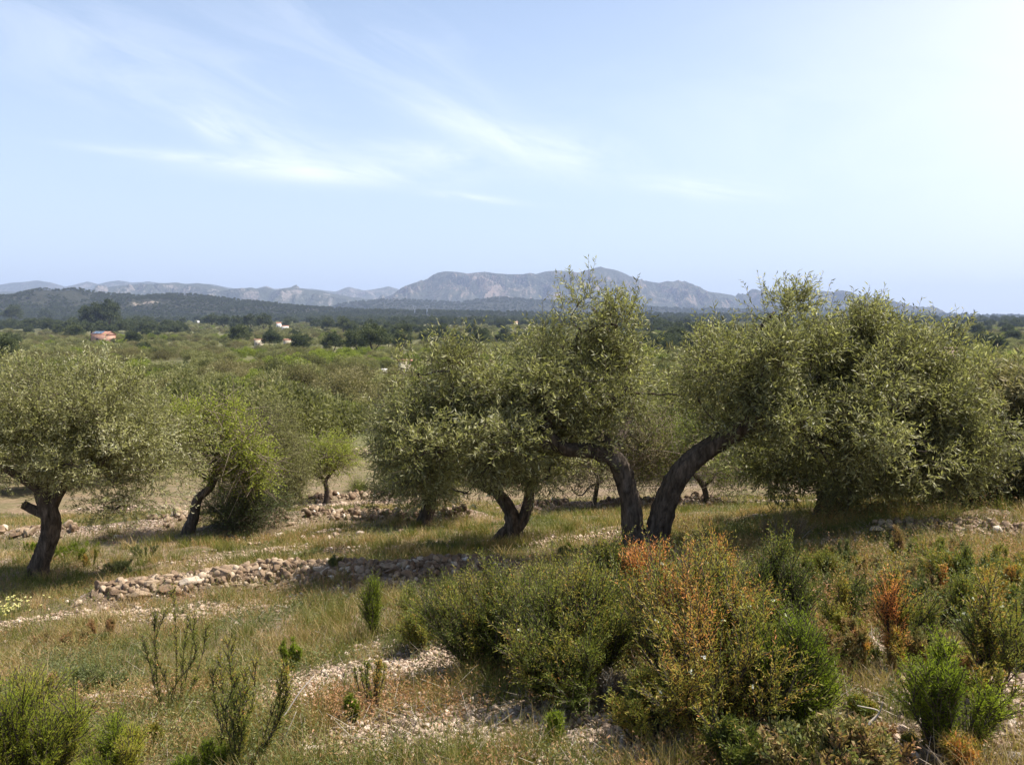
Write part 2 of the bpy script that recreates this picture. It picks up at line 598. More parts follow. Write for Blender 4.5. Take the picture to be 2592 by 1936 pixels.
# ------------------------------------------------------------------ mountains and hills
def ridge(name, prof, D, front, back, base, gully, lam, mat, nx=500, ny=60, seed=1, sharp=1.15, rockf=None, jag=0.0):
    prof = np.array(prof, float)
    wx = (prof[:, 0] - CU) / F * D
    wz = np.array([at(u, v, D)[2] for u, v in prof])
    x = np.linspace(wx[0], wx[-1], nx)
    cz = np.interp(x, wx, wz)
    cz = cz + (fbm(x / lam * 2.5, x * 0 + seed, seed, 4) - .5) * jag
    tt = np.concatenate([-np.linspace(1, 0, ny) ** 1.15, np.linspace(0, 1, ny // 3)[1:]])
    Xg = np.repeat(x[None, :], len(tt), 0)
    T = np.repeat(tt[:, None], nx, 1)
    Yg = D + np.where(T < 0, T * front, T * back) + (fbm(Xg / lam / 2, T * 2, seed + 3, 3) - .5) * front * .25 * np.abs(T)
    cr = np.repeat(cz[None, :], len(tt), 0)
    a = np.abs(T)
    h = cr - base
    shape = (1 - a) ** sharp
    warp = fbm(Xg / lam * .7, Yg / lam * .7, seed + 9, 3) * 1.6
    rg = fbm(Xg / lam + warp + T * 1.2, Yg / lam * .45 + warp, seed, 5, True)
    det = fbm(Xg / lam * 5, Yg / lam * 5, seed + 20, 4, True)
    env = np.clip(a * 3.2, 0, 1) * np.clip((1 - a) * 1.6, 0, 1)
    Zg = base + h * shape + (rg - .62) * gully * env * 1.6 + (det - .6) * gully * .25 * env
    lim = np.minimum(Zg, base + (cr - base) * (Yg / D) * .995)
    Zg = np.where(T == 0, cr, np.where(T < 0, lim, Zg))
    Zg[0, :] = base - 15
    Zg[-1, :] = base - 15
    gy, gx = np.gradient(Zg)
    slope = np.clip(np.abs(gx) / (x[1] - x[0]), 0, 1.5)
    rock = slope * .5 + (rg - .6) * .6
    if rockf is not None:
        rock = rock + rockf(Xg, Yg, Zg, (Zg - base) / np.maximum(h, 1), CU + Xg / Yg * F)
    idx = np.arange(Xg.size).reshape(Xg.shape)
    Fc = np.stack([idx[:-1, :-1], idx[:-1, 1:], idx[1:, 1:], idx[1:, :-1]], -1).reshape(-1, 4)
    o = obj_mesh(name, np.stack([Xg, Yg, Zg], -1).reshape(-1, 3), Fc, mat, smooth=True, extra={"rock": rock.ravel()})
    tag(o, kind="structure")
    return o, (Xg, Yg, Zg, rock)


FARL = [(-700, 730), (-400, 722), (-200, 728), (0, 721), (50, 715), (99, 710), (131, 715), (170, 726), (199, 719), (226, 713), (253, 718), (275, 713), (289, 711), (316, 711), (344, 716), (384, 712), (407, 717), (452, 716), (479, 719), (506, 716), (542, 721), (588, 730), (624, 736), (651, 730), (678, 725), (701, 732), (741, 726), (768, 730), (814, 734), (850, 737), (886, 727), (931, 735), (963, 730), (985, 726), (1020, 735), (1080, 745), (1200, 760), (1350, 775)]
BLUEL = [(-700, 750), (-100, 742), (0, 739), (60, 742), (130, 742), (190, 738), (240, 731), (285, 726), (325, 721), (350, 719), (407, 718), (452, 717), (479, 720), (506, 717), (542, 722), (588, 731), (624, 737), (651, 731), (678, 726), (701, 733), (741, 727), (768, 731), (814, 738), (850, 746), (890, 752), (950, 757), (1030, 760), (1100, 762), (1250, 768)]
MASS = [(860, 775), (930, 765), (980, 755), (1015, 745), (1033, 734), (1054, 721), (1077, 712), (1096, 700), (1115, 690), (1131, 687), (1161, 689), (1184, 693), (1207, 690), (1227, 688), (1257, 692), (1288, 694), (1323, 694), (1342, 691), (1357, 694), (1380, 687), (1411, 685), (1438, 686), (1461, 690), (1484, 684), (1507, 678), (1519, 675), (1526, 678), (1553, 683), (1573, 690), (1592, 700), (1619, 709), (1646, 714), (1663, 717), (1688, 711), (1701, 713), (1714, 709), (1724, 713), (1731, 711), (1761, 725), (1786, 737), (1820, 742), (1850, 747), (1859, 750), (1866, 742), (1873, 745), (1880, 750), (1891, 739), (1901, 731), (1914, 737), (1940, 737), (1965, 735), (1990, 734), (2020, 732), (2046, 733), (2076, 741), (2101, 745), (2123, 747), (2150, 758), (2200, 775), (2260, 795)]
FOOT = [(800, 790), (880, 768), (940, 762), (977, 759), (1040, 760), (1100, 764), (1160, 766), (1220, 758), (1260, 755), (1300, 757), (1350, 761), (1400, 764), (1480, 768), (1584, 776), (1640, 779), (1750, 784), (1863, 785), (2000, 786), (2150, 787), (2300, 794), (2374, 795), (2417, 797), (2446, 798), (2480, 799), (2523, 801), (2600, 803), (2800, 805), (3100, 803)]
LHILL = [(-500, 745), (-300, 748), (-100, 756), (0, 754), (27, 755), (59, 748), (90, 737), (105, 734), (118, 733), (149, 737), (172, 735), (190, 734), (203, 732), (215, 735), (235, 740), (271, 746), (316, 746), (362, 751), (407, 748), (461, 746), (497, 748), (542, 753), (610, 761), (678, 767), (723, 773), (791, 779), (859, 783), (927, 787), (1000, 788), (1100, 789), (1250, 792)]
MIDR = [(700, 800), (850, 795), (900, 789), (960, 788), (1034, 789), (1120, 792), (1200, 791), (1284, 792), (1400, 795), (1500, 797), (1600, 796), (1700, 797), (1900, 800), (2200, 806), (2500, 812)]


def mrock(X_, Y_, Z_, hr, u):
    r = -np.clip((.40 - hr) * 5, 0, 1.3)
    r = r + .12 * np.exp(-((hr - .62) / .2) ** 2) * np.exp(-((u - 1190) / 110) ** 2)
    r = r + .35 * np.exp(-((u - (1190 + (.95 - hr) * 190)) / 22) ** 2) * (hr > .3)
    r = r + .15 * (u > 1480) * (u < 1800)
    return r


ridge("mountain", FARL, 9000, 1500, 800, -20, 190, 420, M["range"], 760, 60, 3, jag=26, rockf=lambda X_, Y_, Z_, hr, u: .25 + 0 * hr)
ridge("mountain", BLUEL, 6300, 1300, 700, -20, 210, 260, M["range"], 760, 70, 13, jag=22, rockf=lambda X_, Y_, Z_, hr, u: -.12 - .3 * (hr < .6))
ridge("mountain", MASS, 7000, 1500, 900, -20, 250, 400, M["massif"], 900, 90, 23, sharp=.9, rockf=mrock, jag=7)
_, foot = ridge("hill", FOOT, 4200, 900, 500, -14, 26, 240, M["hill"], 700, 40, 33, rockf=lambda X_, Y_, Z_, hr, u: -.9 + 0 * hr)


def lrock(X_, Y_, Z_, hr, u):
    r = -.55 + 0 * hr
    for cu, ch, wu, wh, s_ in ((120, .86, 40, .14, .7), (200, .8, 60, .18, .75), (90, .6, 40, .1, .6), (375, .68, 55, .07, 1.2), (350, .58, 30, .06, 1.0), (250, .62, 30, .06, .4), (480, .95, 60, .06, .5)):
        r = r + s_ * np.exp(-((u - cu) / wu) ** 2 - ((hr - ch) / wh) ** 2)
    return r


_, lh = ridge("hill", LHILL, 2300, 650, 350, -10, 24, 120, M["hill"], 700, 60, 43, rockf=lrock)
_, mr = ridge("hill", MIDR, 2000, 420, 300, -8, 3, 120, M["hill"], 500, 30, 53, rockf=lambda X_, Y_, Z_, hr, u: np.where((u > 1020) & (u < 1380) & (hr < .55), .3, -.8) + 0 * hr)


# ------------------------------------------------------------------ haze
def haze():
    m, t, out = new_mat("pale haze")
    pv = t.n("ShaderNodeVolumePrincipled")
    pv.inputs["Color"].default_value = (.52, .64, .90, 1)
    pv.inputs["Density"].default_value = 9.5e-5
    pv.inputs["Anisotropy"].default_value = .1
    t.link(pv.outputs[0], out.inputs["Volume"])
    x, y0, y1, z0, z1 = 13500, -60, 12500, -60, 470
    V = [(sx * x, yy, zz) for zz in (z0, z1) for sx, yy in ((-1, y0), (1, y0), (1, y1), (-1, y1))]
    Fq = [(0, 3, 2, 1), (4, 5, 6, 7), (0, 1, 5, 4), (1, 2, 6, 5), (2, 3, 7, 6), (3, 0, 4, 7)]
    o = obj_mesh("haze", V, Fq, m)
    tag(o, "thin pale haze in the air over the valley", kind="stuff")


haze()

# ------------------------------------------------------------------ foliage generators
rng = np.random.default_rng(7)


def unit(v):
    return v / np.maximum(np.linalg.norm(v, axis=-1, keepdims=True), 1e-9)


def rand_dirs(n, r=rng):
    return unit(r.normal(size=(n, 3)))


def leaf_quads(P_, D_, L_, W_, tint, r=rng, bend=.15, up=0.0):
    """diamond leaves: base point, direction, length, width"""
    n = len(P_)
    R = rand_dirs(n, r)
    if up:
        R = unit(R + np.cross(D_, np.array([0, 0, 1.0])) * up)
    S_ = unit(np.cross(D_, R))
    N_ = np.cross(S_, D_)
    L_ = np.broadcast_to(L_, (n,))[:, None]
    W_ = np.broadcast_to(W_, (n,))[:, None]
    mid = P_ + D_ * L_ * .48
    v0 = P_
    v1 = mid + S_ * W_ * .5 + N_ * L_ * bend * .5
    v2 = P_ + D_ * L_ - N_ * L_ * bend * .6
    v3 = mid - S_ * W_ * .5 + N_ * L_ * bend * .5
    V = np.stack([v0, v1, v2, v3], 1).reshape(-1, 3)
    Fq = np.arange(n * 4).reshape(n, 4)
    return V, Fq, np.repeat(np.broadcast_to(tint, (n,)), 4)


def strips(P0, P1, w0, w1, r=rng):
    """thin three-sided twigs from P0 to P1"""
    n = len(P0)
    D_ = unit(P1 - P0)
    A = unit(np.cross(D_, rand_dirs(n, r)))
    B = np.cross(D_, A)
    w0 = np.broadcast_to(w0, (n,))[:, None]
    w1 = np.broadcast_to(w1, (n,))[:, None]
    vs = []
    for k in range(3):
        an = 2 * math.pi * k / 3
        o_ = A * math.cos(an) + B * math.sin(an)
        vs += [P0 + o_ * w0, P1 + o_ * w1]
    V = np.stack(vs, 1).reshape(-1, 3)
    b_ = np.arange(n)[:, None] * 6
    Fq = np.concatenate([b_ + np.array([0, 2, 3, 1]), b_ + np.array([2, 4, 5, 3]), b_ + np.array([4, 0, 1, 5])])
    return V, Fq


class Buf:
    def __init__(self):
        self.V, self.F, self.T, self.n = [], [], [], 0

    def add(self, V, Fq, T=None):
        V = np.asarray(V, float)
        self.V.append(V)
        self.F.append(np.asarray(Fq) + self.n)
        self.T.append(np.full(len(V), .5) if T is None else np.broadcast_to(T, (len(V),)))
        self.n += len(V)
        return self

    def get(self):
        return np.concatenate(self.V), np.concatenate(self.F), np.concatenate(self.T)

    def make(self, name, mat, parent=None, loc=None, smooth=False):
        V, Fq, T = self.get()
        return obj_mesh(name, V, Fq, mat, parent, tint=T, loc=loc, smooth=smooth)


def smooth_path(pts, rad, n):
    pts, rad = np.asarray(pts, float), np.asarray(rad, float)
    k = len(pts)
    if k == 2:
        t_ = np.linspace(0, 1, n)
        return pts[0] + (pts[1] - pts[0]) * t_[:, None], rad[0] + (rad[1] - rad[0]) * t_
    P_ = np.vstack([2 * pts[0] - pts[1], pts, 2 * pts[-1] - pts[-2]])
    tt = np.linspace(0, k - 1 - 1e-6, n)
    i = tt.astype(int)
    f = (tt - i)[:, None]
    a, b, c, d = P_[i], P_[i + 1], P_[i + 2], P_[i + 3]
    out = .5 * ((2 * b) + (c - a) * f + (2 * a - 5 * b + 4 * c - d) * f ** 2 + (3 * b - a - 3 * c + d) * f ** 3)
    return out, np.interp(tt, np.arange(k), rad)


def tube(pts, rad, sides=10, n=None, rough=0.0, seed=0, cap=True):
    n = n or max(4, len(pts) * 5)
    C, R = smooth_path(pts, rad, n)
    T_ = unit(np.gradient(C, axis=0))
    ref = np.array([.31, .77, .2]) if abs(T_[0] @ np.array([0, 0, 1])) > .5 else np.array([0, 0, 1.0])
    A = unit(np.cross(T_, ref))
    B = np.cross(T_, A)
    an = np.linspace(0, 2 * math.pi, sides, endpoint=False)
    L_ = np.concatenate([[0], np.cumsum(np.linalg.norm(np.diff(C, axis=0), axis=1))])
    rr = R[:, None] * np.ones(sides)[None, :]
    if rough:
        tw = an[None, :] + L_[:, None] * 1.5
        k1 = fbm(np.cos(tw) * 2.2 + seed, np.sin(tw) * 2.2 + L_[:, None] * 1.6, seed, 4)
        k2 = fbm(np.cos(tw) * 7 + seed, np.sin(tw) * 7 + L_[:, None] * 3, seed + 5, 3, True)
        rr = rr * (1 + (k1 - .5) * rough * 1.5 + (k2 - .6) * rough * .7)
    V = C[:, None, :] + rr[:, :, None] * (A[:, None, :] * np.cos(an)[None, :, None] + B[:, None, :] * np.sin(an)[None, :, None])
    V = V.reshape(-1, 3)
    i, j = np.meshgrid(np.arange(n - 1), np.arange(sides), indexing="ij")
    j2 = (j + 1) % sides
    Fq = np.stack([i * sides + j, i * sides + j2, (i + 1) * sides + j2, (i + 1) * sides + j], -1).reshape(-1, 4)
    if cap:
        V = np.vstack([V, C[-1] + T_[-1] * R[-1] * .3])
        e = (n - 1) * sides
        last = len(V) - 1
        Fc_ = np.array([[e + q, e + (q + 1) % sides, last, last] for q in range(0, sides)])
        # keep quads: pair neighbours
        Fc_ = np.array([[e + q, e + (q + 1) % sides, e + (q + 2) % sides, last] for q in range(0, sides, 2)])
        Fq = np.vstack([Fq, Fc_])
    return V, Fq


def twig_leaves(P_, D_, L_, nl, ll, lw, tint, r, droop=.25, spread=.85, bend=.12, tn=.17, hp=.05):
    """twigs at P_ heading D_, each with nl leaves in pairs"""
    n = len(P_)
    g = np.array([0, 0, -1.0])
    D2 = unit(D_ + g * droop)
    End = P_ + D_ * (L_ * .5)[:, None] + D2 * (L_ * .5)[:, None]
    t_ = (np.arange(nl) + .6) / nl
    Q = P_[:, None, :] + (End - P_)[:, None, :] * t_[None, :, None] + r.normal(size=(n, nl, 3)) * .004
    Dm = unit(End - P_)
    side = rand_dirs(n * nl, r).reshape(n, nl, 3)
    side = unit(side - Dm[:, None, :] * np.sum(side * Dm[:, None, :], -1, keepdims=True))
    ld = unit(Dm[:, None, :] * (1 - spread * .4) + side * spread)
    lt = np.clip(tint[:, None] + r.normal(size=(n, nl)) * tn, 0, 1).ravel()
    hi = r.random(n * nl) < hp
    lt = np.where(hi, np.clip(lt + .4, 0, 1), lt)
    ln = ll * r.uniform(.65, 1.2, n * nl)
    A = leaf_quads(Q.reshape(-1, 3), ld.reshape(-1, 3), ln, lw * r.uniform(.75, 1.15, n * nl), lt, r, bend)
    S_ = strips(P_, End, .0022, .001, r)
    return A, S_


def branch_net(skel, targets, r, rb=.018, buf=None, sides=5):
    """grow a bent tapering branch from the nearest skeleton node to every target, adding it to the skeleton"""
    nodes = [np.array(p) for p in skel]
    for T_ in targets:
        A = np.array(nodes)
        d = np.linalg.norm(A - T_, axis=1)
        s_ = A[np.argmin(d + r.random(len(A)) * .05)]
        L_ = np.linalg.norm(T_ - s_)
        if L_ < .05:
            continue
        mid = (s_ + T_) / 2 + r.normal(size=3) * L_ * .14
        q1 = s_ + (mid - s_) * .5 + r.normal(size=3) * L_ * .05
        q3 = mid + (T_ - mid) * .5 + r.normal(size=3) * L_ * .05
        rr = rb * min(1.3, .5 + L_)
        pts = [s_, q1, mid, q3, T_]
        buf.add(*tube(pts, [rr, rr * .8, rr * .6, rr * .45, rr * .25], sides, 9, .2, int(r.integers(99)), False))
        nodes += [mid, q3, T_]
    return nodes


def olive_tree(name, base, label, limbs, lobes, nclust, ntwig, seed, ll=.065, lw=.013, leafm="olive", group=None, tintc=.45, trunk_first=1,
               twl=(.13, .27), csz=.165, sparse=0.0, clip_front=None):
    """limbs: list of (pts world, radii); lobes: list of (centre world, radii (x,y,z))"""
    r = np.random.default_rng(seed)
    e = empty(name, base, label, "tree", group)
    skel = []
    for k, (pts, rad) in enumerate(limbs):
        big = rad[0] > .05
        V, Fq = tube(pts, rad, 28 if big else 10, max(10, int(len(pts) * (14 if big else 6))), .42 if big else .25, seed + k * 7)
        b_ = Buf().add(V, Fq)
        b_.make("trunk" if k < trunk_first else "limb", M["bark"], e, base, smooth=True)
        C, _ = smooth_path(pts, rad, len(pts) * 5)
        skel += list(C[len(C) // 3:])
    lob = [(np.array(c), np.maximum(np.array(rd) - np.array([.08, .05, .11]), .06)) for c, rd in lobes]
    vol = np.array([rd[0] * rd[1] * rd[2] for _, rd in lob]) ** .8
    cn = np.maximum(2, r.poisson(vol / vol.sum() * nclust)).astype(int)
    pick = np.repeat(np.arange(len(lob)), cn)
    nclust = len(pick)
    dirs = rand_dirs(nclust, r)
    rad_ = r.random(nclust) ** .45
    C = np.array([lob[k][0] for k in pick]) + dirs * rad_[:, None] * np.array([lob[k][1] for k in pick])
    order = np.argsort(np.min(np.linalg.norm(C[:, None, :] - np.array(skel)[None, :, :], axis=2), axis=1))
    C, pick, dirs, rad_ = C[order], pick[order], dirs[order], rad_[order]
    bb = Buf()
    branch_net(skel, C, r, .016, bb)
    bb.make("branches", M["bark"], e, base, smooth=True)
    # twigs round every cluster
    w = r.uniform(.25, 1.6, nclust)
    w = w * np.clip((vol / vol.mean())[pick], .45, 1.15)
    outl = r.random(nclust) < .24
    C = C + dirs * outl[:, None] * r.uniform(.06, .20, nclust)[:, None] * np.array([1.2, 1, .8])
    w[outl] *= .5
    cnt = np.maximum(4, (w / w.sum() * ntwig)).astype(int)
    ci = np.repeat(np.arange(nclust), cnt)
    n = len(ci)
    off = rand_dirs(n, r) * (r.random(n) ** .5)[:, None] * csz * r.uniform(.6, 1.35, nclust)[ci][:, None] * np.array([1.25, 1.25, .85])
    P_ = C[ci] + off
    outw = unit(dirs[ci] + np.array([0, 0, .25]))
    D_ = unit(outw * .6 + unit(off) * .7 + rand_dirs(n, r) * .7 + np.array([0, 0, .25]))
    ctint = r.normal(tintc, .12, nclust)
    tint = np.clip(ctint[ci] + r.normal(size=n) * .10, .02, .95)
    hgt = (P_[:, 2] - P_[:, 2].min()) / np.ptp(P_[:, 2])
    top = (hgt > .62) & (r.random(n) < .35)
    D_[top] = unit(D_[top] * .5 + np.array([0, 0, 1.1]))
    L_ = r.uniform(*twl, n)
    L_[top] *= r.uniform(.9, 1.5, top.sum())
    drp = .25
    A, S_ = twig_leaves(P_, D_, L_, 12, ll, lw, tint, r, drp)
    obj_mesh("foliage", A[0], A[1], M[leafm], e, tint=A[2], loc=base)
    obj_mesh("twigs", S_[0], S_[1], M["bark"], e, loc=base)
    return e


def PL(pts, z0=None):
    return [at(*p) for p in pts]


def lobes_px(lst, sy=1.0):
    out = []
    for u, v, Y_, ru, rv, rd in lst:
        out.append((at(u, v, Y_), (ru / F * Y_, rd, rv / F * Y_)))
    return out


# ------------------------------------------------------------------ the big forked olive
b0 = G(1630, 1388)
Yb = b0[1]
dn = np.array([0, 0, -.12])
limbsA = [
    (PL([(1630, 1408, Yb), (1606, 1350, Yb), (1598, 1285, Yb), (1583, 1224, Yb), (1566, 1175, Yb - .03), (1548, 1140, Yb - .05), (1534, 1100, Yb - .05)]), [.20, .098, .088, .085, .078, .05, .018]),
    (PL([(1640, 1410, Yb), (1664, 1345, Yb), (1688, 1268, Yb - .05), (1716, 1205, Yb - .1), (1756, 1163, Yb - .13), (1808, 1128, Yb - .15), (1885, 1082, Yb - .1), (1960, 1035, Yb), (2070, 960, Yb + .1), (2120, 890, Yb + .2)]),
     [.20, .105, .098, .097, .094, .086, .072, .055, .04, .025]),
    (PL([(1560, 1165, Yb - .03), (1500, 1140, Yb - .1), (1430, 1135, Yb - .15), (1385, 1090, Yb - .2), (1390, 1010, Yb - .15), (1430, 930, Yb - .05), (1470, 840, Yb)]), [.075, .065, .058, .05, .045, .03, .02]),
    (PL([(1430, 1135, Yb - .15), (1320, 1110, Yb - .25), (1210, 1095, Yb - .3), (1140, 1060, Yb - .3)]), [.05, .04, .032, .018]),
    (PL([(1550, 1150, Yb), (1600, 1030, Yb + .3), (1570, 900, Yb + .4), (1500, 780, Yb + .4)]), [.05, .035, .025, .014]),
    (PL([(1930, 1055, Yb), (2030, 1010, Yb - .2), (2200, 1010, Yb - .35), (2360, 1060, Yb - .3)]), [.06, .04, .03, .015]),
    (PL([(1880, 1090, Yb), (1930, 980, Yb + .2), (1890, 880, Yb + .4), (1960, 790, Yb + .4)]), [.05, .035, .025, .012]),
    (PL([(1960, 1040, Yb), (2080, 1110, Yb + .3), (2260, 1180, Yb + .4)]), [.05, .03, .015]),
]
lobA = lobes_px([
    (1480, 900, Yb, 125, 80, .5), (1485, 835, Yb, 75, 45, .3), (1400, 905, Yb, 80, 50, .4), (1530, 960, Yb, 150, 95, .7), (1580, 900, Yb, 50, 40, .3), (1320, 960, Yb, 200, 100, .9), (1130, 1050, Yb, 160, 95, .9),
    (1080, 1150, Yb, 115, 100, .8), (1280, 1105, Yb - .1, 200, 95, .95), (1420, 1095, Yb, 130, 72, .8), (1180, 1225, Yb, 100, 35, .5), (1360, 1200, Yb, 70, 28, .4), (1140, 915, Yb, 60, 35, .3), (1580, 800, Yb, 55, 50, .3),
    (1050, 1245, Yb, 60, 30, .4), (1850, 1090, Yb - .25, 75, 38, .3), (1472, 770, Yb, 30, 44, .2), (1545, 825, Yb, 34, 30, .2), (1990, 780, Yb, 30, 48, .2), (2065, 840, Yb, 45, 32, .25), (2168, 815, Yb, 34, 40, .2), (2275, 850, Yb, 50, 34, .25), (2375, 880, Yb, 42, 34, .2), (1850, 880, Yb, 60, 34, .25), (1180, 935, Yb, 26, 34, .15), (1330, 905, Yb, 55, 34, .25), (1385, 865, Yb, 40, 34, .2), (1240, 960, Yb, 60, 34, .3), (2440, 960, Yb, 40, 40, .25), (985, 1060, Yb, 30, 45, .25), (2510, 1090, Yb, 34, 55, .3), (1060, 960, Yb, 50, 35, .3),
    (1990, 825, Yb, 80, 50, .35), (1870, 925, Yb, 140, 90, .85), (2060, 925, Yb, 190, 105, .95), (2230, 905, Yb, 150, 90, .8), (2350, 985, Yb, 120, 100, .8),
    (2200, 1060, Yb, 270, 120, 1.1), (2400, 1110, Yb, 110, 95, .7), (1930, 1060, Yb, 160, 90, .9), (2150, 1210, Yb - .1, 75, 60, .45), (2330, 1160, Yb, 150, 55, .7), (1775, 930, Yb, 60, 50, .4),
    (2170, 830, Yb, 40, 36, .2), (2370, 880, Yb, 50, 30, .3), (1980, 1120, Yb + .2, 130, 55, .6), (1740, 1010, Yb, 70, 60, .5)])
olive_tree("olive_tree", b0, "large olive tree with two thick dark trunks forking behind the orange shrub", limbsA, lobA, 250, 17500, 11,
           .054, .0115, trunk_first=2, csz=.15)

# olive just behind, leaning twin stems
b1 = G(1285, 1372)
y1 = b1[1]
limbsB = [(PL([(1290, 1385, y1), (1300, 1340, y1), (1290, 1290, y1), (1255, 1245, y1), (1215, 1225, y1), (1180, 1150, y1)]), [.15, .11, .075, .06, .05, .03]),
          (PL([(1300, 1345, y1), (1330, 1300, y1), (1340, 1220, y1), (1330, 1120, y1)]), [.08, .06, .05, .03]),
          (PL([(1240, 1385, y1), (1275, 1350, y1), (1300, 1330, y1)]), [.05, .08, .06])]
lobB = lobes_px([(1200, 1110, y1, 200, 120, 1.1), (1060, 1150, y1, 120, 80, .9), (1330, 1100, y1, 150, 130, 1), (1440, 1150, y1 + .2, 120, 60, .8)])
olive_tree("olive_tree", b1, "olive with gnarled low trunk splitting in two, left behind the big forked olive", limbsB, lobB, 90, 4200, 12, .055, .011, tintc=.32)

b2 = G(1075, 1330)
y2 = b2[1]
olive_tree("olive_tree", b2, "shaded dark olive reaching to the ground at the end of the middle stone wall",
           [(PL([(1065, 1340, y2), (1085, 1280, y2), (1075, 1220, y2), (1050, 1130, y2)]), [.12, .09, .08, .04])],
           lobes_px([(1060, 1120, y2, 120, 120, 1.1), (1040, 1235, y2, 110, 80, 1), (1000, 1190, y2, 70, 90, .8), (1150, 1180, y2, 120, 110, 1)]), 60, 3600, 13, .06, .013, tintc=.22)

# left olive
b3 = G(100, 1462)
y3 = b3[1]
limbsC = [(PL([(92, 1480, y3), (100, 1430, y3), (122, 1370, y3), (128, 1310, y3), (112, 1260, y3), (90, 1190, y3), (70, 1120, y3)]), [.15, .105, .098, .10, .085, .06, .04]),
          (PL([(112, 1300, y3), (85, 1290, y3), (58, 1276, y3 - .03)]), [.06, .05, .042]),
          (PL([(125, 1290, y3), (170, 1220, y3), (240, 1180, y3), (320, 1120, y3)]), [.06, .05, .04, .02]),
          (PL([(100, 1230, y3), (130, 1130, y3 + .2), (220, 1010, y3 + .2), (250, 930, y3)]), [.05, .04, .03, .015]),
          (PL([(100, 1240, y3), (20, 1190, y3 - .2), (-60, 1150, y3 - .3)]), [.05, .04, .02])]
lobC = lobes_px([(120, 1020, y3, 110, 85, .8), (250, 1020, y3, 120, 90, .9), (70, 1100, y3, 170, 110, 1.1), (-60, 1050, y3, 120, 120, 1), (230, 1110, y3, 170, 100, 1.1), (350, 1080, y3, 110, 90, .8),
                 (380, 1180, y3, 90, 90, .7), (200, 1210, y3, 150, 60, .8), (30, 1220, y3, 110, 50, .7), (330, 1260, y3, 110, 50, .6), (100, 955, y3, 60, 35, .3), (235, 935, y3, 50, 25, .3), (-80, 1200, y3, 90, 100, .8), (430, 1140, y3, 50, 60, .5)])
olive_tree("olive_tree", b3, "olive at the left edge with a sawn-off side limb on its dark leaning trunk", limbsC, lobC, 170, 8800, 14, .05, .011, tintc=.58)

# right-hand olives behind
b4 = G(2110, 1308)
y4 = b4[1]
olive_tree("olive_tree", b4, "olive with short dark shaded trunk behind the right half of the big olive",
           [(PL([(2100, 1320, y4), (2110, 1270, y4), (2105, 1220, y4), (2130, 1130, y4)]), [.20, .16, .14, .07])],
           lobes_px([(2080, 1130, y4, 200, 110, 1.4), (2250, 1130, y4, 200, 100, 1.4), (1950, 1170, y4, 120, 80, 1), (2150, 1230, y4, 150, 50, 1), (2400, 1160, y4, 120, 90, 1.2)]), 110, 6000, 15, .07, .015, tintc=.38)
b5 = G(2620, 1262)
y5 = b5[1]
olive_tree("olive_tree", b5, "brownish olive cut by the right edge of the photo, right of the round bush",
           [(PL([(2620, 1270, y5), (2625, 1200, y5), (2610, 1120, y5)]), [.25, .2, .1])],
           lobes_px([(2600, 1080, y5, 130, 120, 1.6), (2540, 1150, y5, 90, 80, 1.2), (2700, 1100, y5, 120, 120, 1.4), (2600, 990, y5, 80, 50, .8)]), 90, 5200, 16, .09, .022, "twiggy", tintc=.55)


# ------------------------------------------------------------------ smaller trees of the middle ground
def small_tree(name, u, v, label, cat, leafm, limbs, lobes, ncl, ntw, seed, ll, lw, tint=.5, bare=0, nl=10, csz=.3):
    b_ = G(u, v)
    y_ = b_[1]
    r = np.random.default_rng(seed)
    e = empty(name, b_, label, cat)
    bf = Buf()
    skel = []
    for k, (pts, rad) in enumerate(limbs):
        P_ = PL([(a, c, y_ + d) for a, c, d in pts])
        bf.add(*tube(P_, rad, 12, len(pts) * 6, .35, seed + k))
        skel += list(smooth_path(P_, rad, len(pts) * 5)[0][len(pts):])
    bf.make("trunk", M["bark"], e, b_, smooth=True)
    lob = lobes_px([(a, c, y_, d, f, g) for a, c, d, f, g in lobes])
    vol = np.array([rd[0] * rd[1] * rd[2] for _, rd in lob]) ** .8
    pick = r.choice(len(lob), ncl, p=vol / vol.sum())
    dirs = rand_dirs(ncl, r)
    C = np.array([lob[k][0] for k in pick]) + dirs * (r.random(ncl) ** .4)[:, None] * np.array([lob[k][1] for k in pick])
    bb = Buf()
    branch_net(skel, C, r, .02, bb)
    if bare:
        nb = bare
        k = r.integers(0, ncl, nb)
        P0 = C[k] + r.normal(size=(nb, 3)) * csz * .6
        D_ = unit(rand_dirs(nb, r) + np.array([0, 0, -.1]))
        bb.add(*strips(P0, P0 + D_ * r.uniform(.2, .55, nb)[:, None], .005, .002, r))
    bb.make("branches", M["bark"] if not bare else M["dry"], e, b_)
    ci = r.integers(0, ncl, ntw)
    off = rand_dirs(ntw, r) * (r.random(ntw) ** .5)[:, None] * csz
    P_ = C[ci] + off
    D_ = unit(unit(off) + rand_dirs(ntw, r) * .6 + np.array([0, 0, .45]))
    ti = np.clip(r.normal(tint, .14, ncl)[ci] + r.normal(size=ntw) * .1, .02, .95)
    A, S_ = twig_leaves(P_, D_, r.uniform(.18, .4, ntw), nl, ll, lw, ti, r, .1)
    obj_mesh("foliage", A[0], A[1], M[leafm], e, tint=A[2], loc=b_)
    obj_mesh("twigs", S_[0], S_[1], M["bark"], e, loc=b_)
    return e


